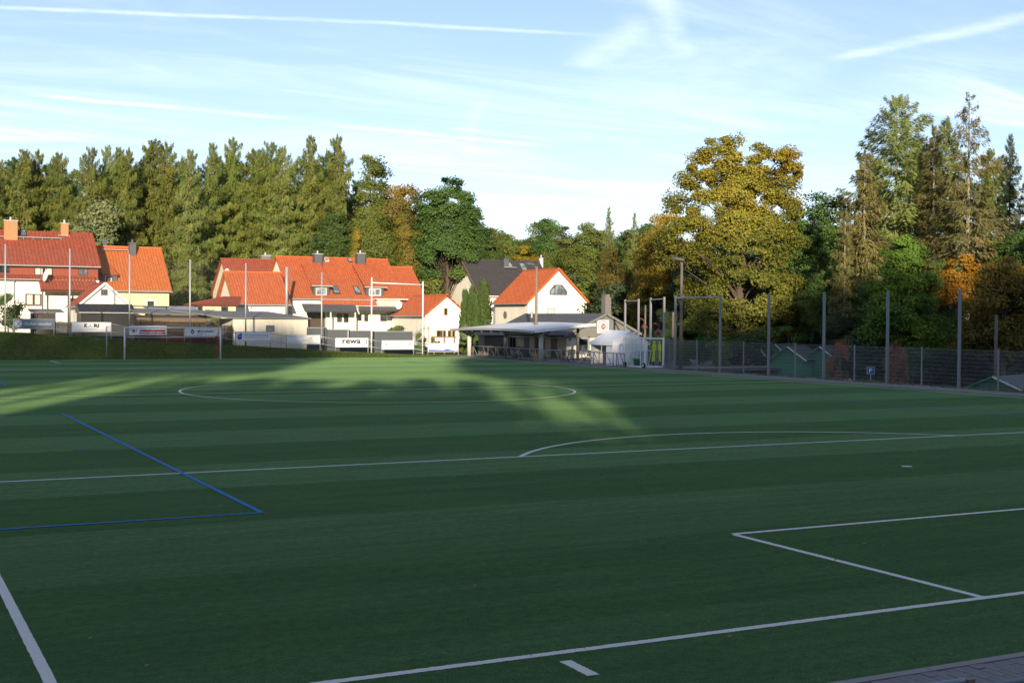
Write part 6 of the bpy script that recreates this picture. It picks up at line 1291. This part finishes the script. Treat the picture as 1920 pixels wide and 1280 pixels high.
plant_px(LIB['spruce'], 1895, 255, 120, 'spruce_tree', 'dark slender spruce at the right edge', 'tree', leaf='leaf_spruce', wide=.95, var=0); plant_px(LIB['spruce'], 1930, 300, 116, 'spruce_tree', 'dark spruce cut off by the right edge', 'tree', leaf='leaf_spruce', var=1)
plant_px(sp_b(606, m='leaf_spruce_brown', droop=.7, up=.3, hang=1.0, rmax=3.4, cb=.1, bark='bark_pale'), 1585, 395, 104, 'spruce_tree', 'lower olive brown spruce close to the right side of the maple', 'tree', wide=1.3)
plant_px(LIB['larch'], 1720, 262, 132, 'larch_tree', 'green larch between the tall feathery larch and the narrow spruce', 'tree', leaf='leaf_larch_pale', wide=1.3, var=1); plant_px(LIB['larch'], 1858, 285, 130, 'larch_tree', 'olive larch between the sparse spruce and the dark slender spruce', 'tree', leaf='leaf_larch', wide=1.3, var=0); plant_px(LIB['larch'], 1640, 300, 134, 'larch_tree', 'olive larch behind the brownish drooping spruce', 'tree', leaf='leaf_larch', wide=1.2, var=2)
fill = [(1530, 352, 128, 'leaf_green'), (1560, 372, 132, 'leaf_spruce'), (1510, 400, 124, 'leaf_green'), (1640, 455, 118, 'leaf_mid'), (1730, 430, 124, 'leaf_green'), (1860, 440, 118, 'leaf_mid'), (1760, 465, 110, 'leaf_green'), (1545, 500, 108, 'leaf_green'), (1610, 540, 104, 'leaf_green'), (1480, 560, 118, 'leaf_green'), (1300, 540, 122, 'leaf_green'), (1260, 560, 118, 'leaf_spruce'), (1910, 420, 112, 'leaf_green'), (1960, 430, 108, 'leaf_green'), (1350, 560, 126, 'leaf_spruce'), (1420, 575, 122, 'leaf_green'), (1575, 570, 100, 'leaf_spruce'), (1800, 590, 98, 'leaf_green')]
for i, (px, pt, D, lf) in enumerate(fill): plant_px(LIB['oak'], px, pt, D, 'broadleaf_tree', 'dim %s broadleaf tree in the thicket behind the right fence' % ('dark green' if lf != 'leaf_mid' else 'olive'), 'tree', 'thicket trees, %s' % ('dark' if lf != 'leaf_mid' else 'olive'), leaf=lf, wide=1.2, var=i)
for i in range(26): px = 1230+i*31+rr.uniform(-8, 8); plant_px(LIB['oak'], px, rr.uniform(405, 455) if 1330 < px < 1500 else rr.uniform(450, 490) if px < 1500 else rr.uniform(400, 480), rr.uniform(135, 160), 'broadleaf_tree', 'shadowy tree of the wood far behind the right fence', 'tree', 'back wood behind the right fence', leaf=['leaf_green', 'leaf_spruce'][i % 2], wide=1.4)
# shrubs
sh = [(1572, 622, 86, .42, 'leaf_hornbeam', 'slim rust coloured shrub right of the green sheds', 0), (1676, 628, 76, .42, 'leaf_hornbeam', 'slim rust coloured shrub right of the parking sign', 1), (1240, 615, 100, 1.0, 'leaf_green', 'dark bush behind the goal trolley fence', 1)]
for px, pt, D, w, lf, lab, v in sh: plant_px(LIB['shrub'], px, pt, D, 'shrub', lab, 'shrub', leaf=lf, wide=w, var=v)
sh = [(15, 540, 99.0, .8, 'leaf_green', 'dark green bush at the left edge on the bank', 0), (-25, 565, 98.5, .9, 'leaf_green', 'low dark bush cut off by the left edge', 2),
      (745, 604, 103, 1.0, 'leaf_mid', 'small leafy apple tree above the pale green sign board', 1), (702, 612, 104, .8, 'leaf_fresh', 'low shrub left of the apple tree', 2), (787, 618, 103, .7, 'leaf_mid', 'thin garden shrub beside the right white net pole', 0), (876, 600, 101, .75, 'leaf_willow', 'rounded grey green shrub at the left end of the canopy', 1), (908, 618, 98.5, .9, 'leaf_green', 'dark shrub under the canopy end', 2), (866, 632, 96.5, .9, 'leaf_mid', 'low yellowish shrub beside the football board', 0), (815, 622, 106, .6, 'leaf_mid', 'sparse shrub before the small white house', 2),
      (437, 603, 100.4, .55, 'leaf_yellow', 'yellow flowering bush at the left corner of the pale shed', 1), (398, 572, 111, .7, 'leaf_willow', 'grey green shrub before the ochre bungalow', 0), (945, 640, 99.0, .7, 'leaf_green', 'small shrub at the far end of the terrace', 0)]
for px, pt, Y, w, lf, lab, v in sh: plant_py(LIB['shrub'], px, pt, Y, 'shrub', lab, 'shrub', leaf=lf, wide=w, var=v)
for i in range(60):
    px = 1240+i*13+rr.uniform(-8, 8); D = rr.uniform(94, 112) if px < 1440 or px > 1580 else rr.uniform(106, 118); plant_px(LIB['shrub'], px, rr.uniform(600, 640), D, 'shrub', 'dark undergrowth shrub in the shade behind the right fence', 'shrub', 'undergrowth behind the right fence', leaf=['leaf_green', 'leaf_spruce', 'leaf_mid'][i % 3], wide=rr.uniform(1, 1.5))
for i in range(46):
    px = -30+i*27+rr.uniform(-8, 8); D = mind(px)+rr.uniform(0, 10); plant_px(LIB['shrub'], px, rr.uniform(490, 530), D, 'shrub', 'leafy undergrowth shrub at the foot of the wood behind the houses', 'shrub', 'undergrowth behind the houses', leaf=['leaf_green', 'leaf_mid', 'leaf_spruce'][i % 3], wide=rr.uniform(.8, 1.3))
for i, (px, pt, Y, w) in enumerate(((907, 531, 104, 1.0), (886, 540, 106, .85), (872, 548, 107, .8), (893, 556, 103, .75))): plant_py(LIB['thuja'], px, pt, Y, 'thuja_tree', 'clipped green thuja before the dark roofed house, %s' % ['tallest and rightmost of the four', 'second from the left', 'leftmost of the four', 'shortest, in front of the others'][i], 'tree', 'thuja hedge columns', leaf='leaf_thuja', wide=w*.75, var=i)

# wood behind the stand whose long shadow lies over the pitch
ds = np.array([math.sin(SUN_AZ+math.pi), math.cos(SUN_AZ+math.pi)]); dt = np.array([ds[1], -ds[0]])
te = math.tan(SUN_EL)
LIB['high'] = [broadleaf(390+i, 18, [(r_*math.cos(a_), r_*math.sin(a_), z_, 2.4, 2.4, 1.6) for a_, r_, z_ in ((0, 1.5, 13.6), (2, 1.5, 14.0), (4, 1.6, 13.7), (1, 1, 15.2), (3, 1.2, 15.6), (5, .8, 16.2))], 95, 230, cb=.6, rx=3.5) for i in range(2)]
def shade(t, s, top, i, lib='oak', w=.55): p = ds*s+dt*t; plant(LIB[lib], p[0], p[1], top, 'broadleaf_tree', 'tall tree of the wood behind the spectator stand, out of the picture', 'tree', 'wood behind the stand', leaf='leaf_green', var=i, wide=w)
def edge_top(t):
    if -29.0 < t < -14.0: return 52.0        # shadow edge lies in the far half of the pitch
    if -38.0 < t < -29.0: return 22.0        # gap with high crowns above it
    if -13.8 <= t < -7.2: return 25.0        # narrow gap, high crowns above it
    return 106.0 if t < -30 else 98.0 if t < 3 else 114.0
i = 0
for row, s in enumerate((-38, -43)):
    t = -100+row*1.2
    while t < 90:
        e = edge_top(t); tp = (e-s)*te*(1+(.04 if e > 90 else .015)*math.sin(t*1.7+row))
        shade(t+rr.uniform(-.3, .3), s+rr.uniform(-1, 1), max(6, tp), i, w=.45 if e > 90 else .6); i += 1; t += 2.5 if e > 90 else 1.7
for t in (-36.5, -34.5, -32.5, -30.5): shade(t, -41, (106+41)*te, i, 'high', .7); i += 1
for t in (-12.2, -10.4, -8.8): shade(t, -41, (100+41)*te, i, 'high', .7); i += 1

# rough grass on the bank and verge
r = np.random.default_rng(77); n = 52000
x = r.uniform(-24, 26.5, n); y = 90.95+r.uniform(0, 1, n)**1.0*8; keep = (hgt(x, y) > -.2); x, y = x[keep], y[keep]; n = len(x); z = hgt(x, y)-.06
cl = .5+.5*vnoise(np.stack([x, y*1.6, x*0], 1), 1.3, 3); h = r.uniform(.03, .10, n)*(.5+1.2*cl); a = r.uniform(0, 6.28, n); w = r.uniform(.02, .05, n); ln = r.normal(size=(n, 2))*.06
V = np.stack([np.stack([x-np.cos(a)*w, y-np.sin(a)*w, z], 1), np.stack([x+np.cos(a)*w, y+np.sin(a)*w, z], 1), np.stack([x+ln[:, 0], y+ln[:, 1], z+h], 1)], 1).reshape(-1, 3)
me = np_mesh('bank_grass', V, np.arange(3*n).reshape(n, 3), 'blade_green', np.clip(.15+.55*cl+.2*r.normal(size=n), 0, 1)); o = bpy.data.objects.new('bank_grass', me); col.objects.link(o); tag(o, 'rough grass covering the bank behind the far goal', 'grass', kind='stuff')
# weeds and litter at the foot of the fence
n = 9000; x = np.where(r.uniform(size=n) < .6, r.normal(28.35, .12, n), r.normal(27.62, .05, n)); y = r.uniform(18, 62, n); k = vnoise(np.stack([x*0, y, x*0], 1), 1.1, 9) > r.uniform(-.6, .9, n); x, y = x[k], y[k]; n = len(x)
z = np.where(x > 28.3, hgt(x, y)-.08, .015); h = r.uniform(.04, .22, n); a = r.uniform(0, 6.28, n); w = r.uniform(.012, .035, n); ln = r.normal(size=(n, 2))*.07
V = np.stack([np.stack([x-np.cos(a)*w, y-np.sin(a)*w, z], 1), np.stack([x+np.cos(a)*w, y+np.sin(a)*w, z], 1), np.stack([x+ln[:, 0], y+ln[:, 1], z+h], 1)], 1).reshape(-1, 3)
me = np_mesh('fence_weeds', V, np.arange(3*n).reshape(n, 3), 'blade_green', np.clip(.45+.3*r.normal(size=n), 0, 1)); o = bpy.data.objects.new('fence_weeds', me); col.objects.link(o); tag(o, 'weeds growing at the foot of the right fence', 'weeds', kind='stuff')
# fallen leaves on the turf
n = 420; d = r.uniform(0, 1, n)**2; px = r.uniform(-50, 1970, n); py = 745+(1275-745)*d; L = np.array([PZ(a, b) for a, b in zip(px, py)]); k = (L[:, 1] > -1.9) & (L[:, 0] < 25) & (L[:, 0] > -27); L = L[k][:150]; n = len(L); s = r.uniform(.015, .042, n); a = r.uniform(0, 6.28, n)
nz = r.normal(size=(n, 3))*.35+[0, 0, 1]; A = np.stack([np.cos(a), np.sin(a), r.normal(size=n)*.3], 1); me = cards(L+[0, 0, .022], A, np.cross(nz, A), s*1.6, s, r.uniform(0, 1, n), 'fallen_leaves', 'fallen_leaf'); o = bpy.data.objects.new('fallen_leaves', me); col.objects.link(o); tag(o, 'scattered brown fallen leaves on the green turf', 'leaves', kind='stuff')
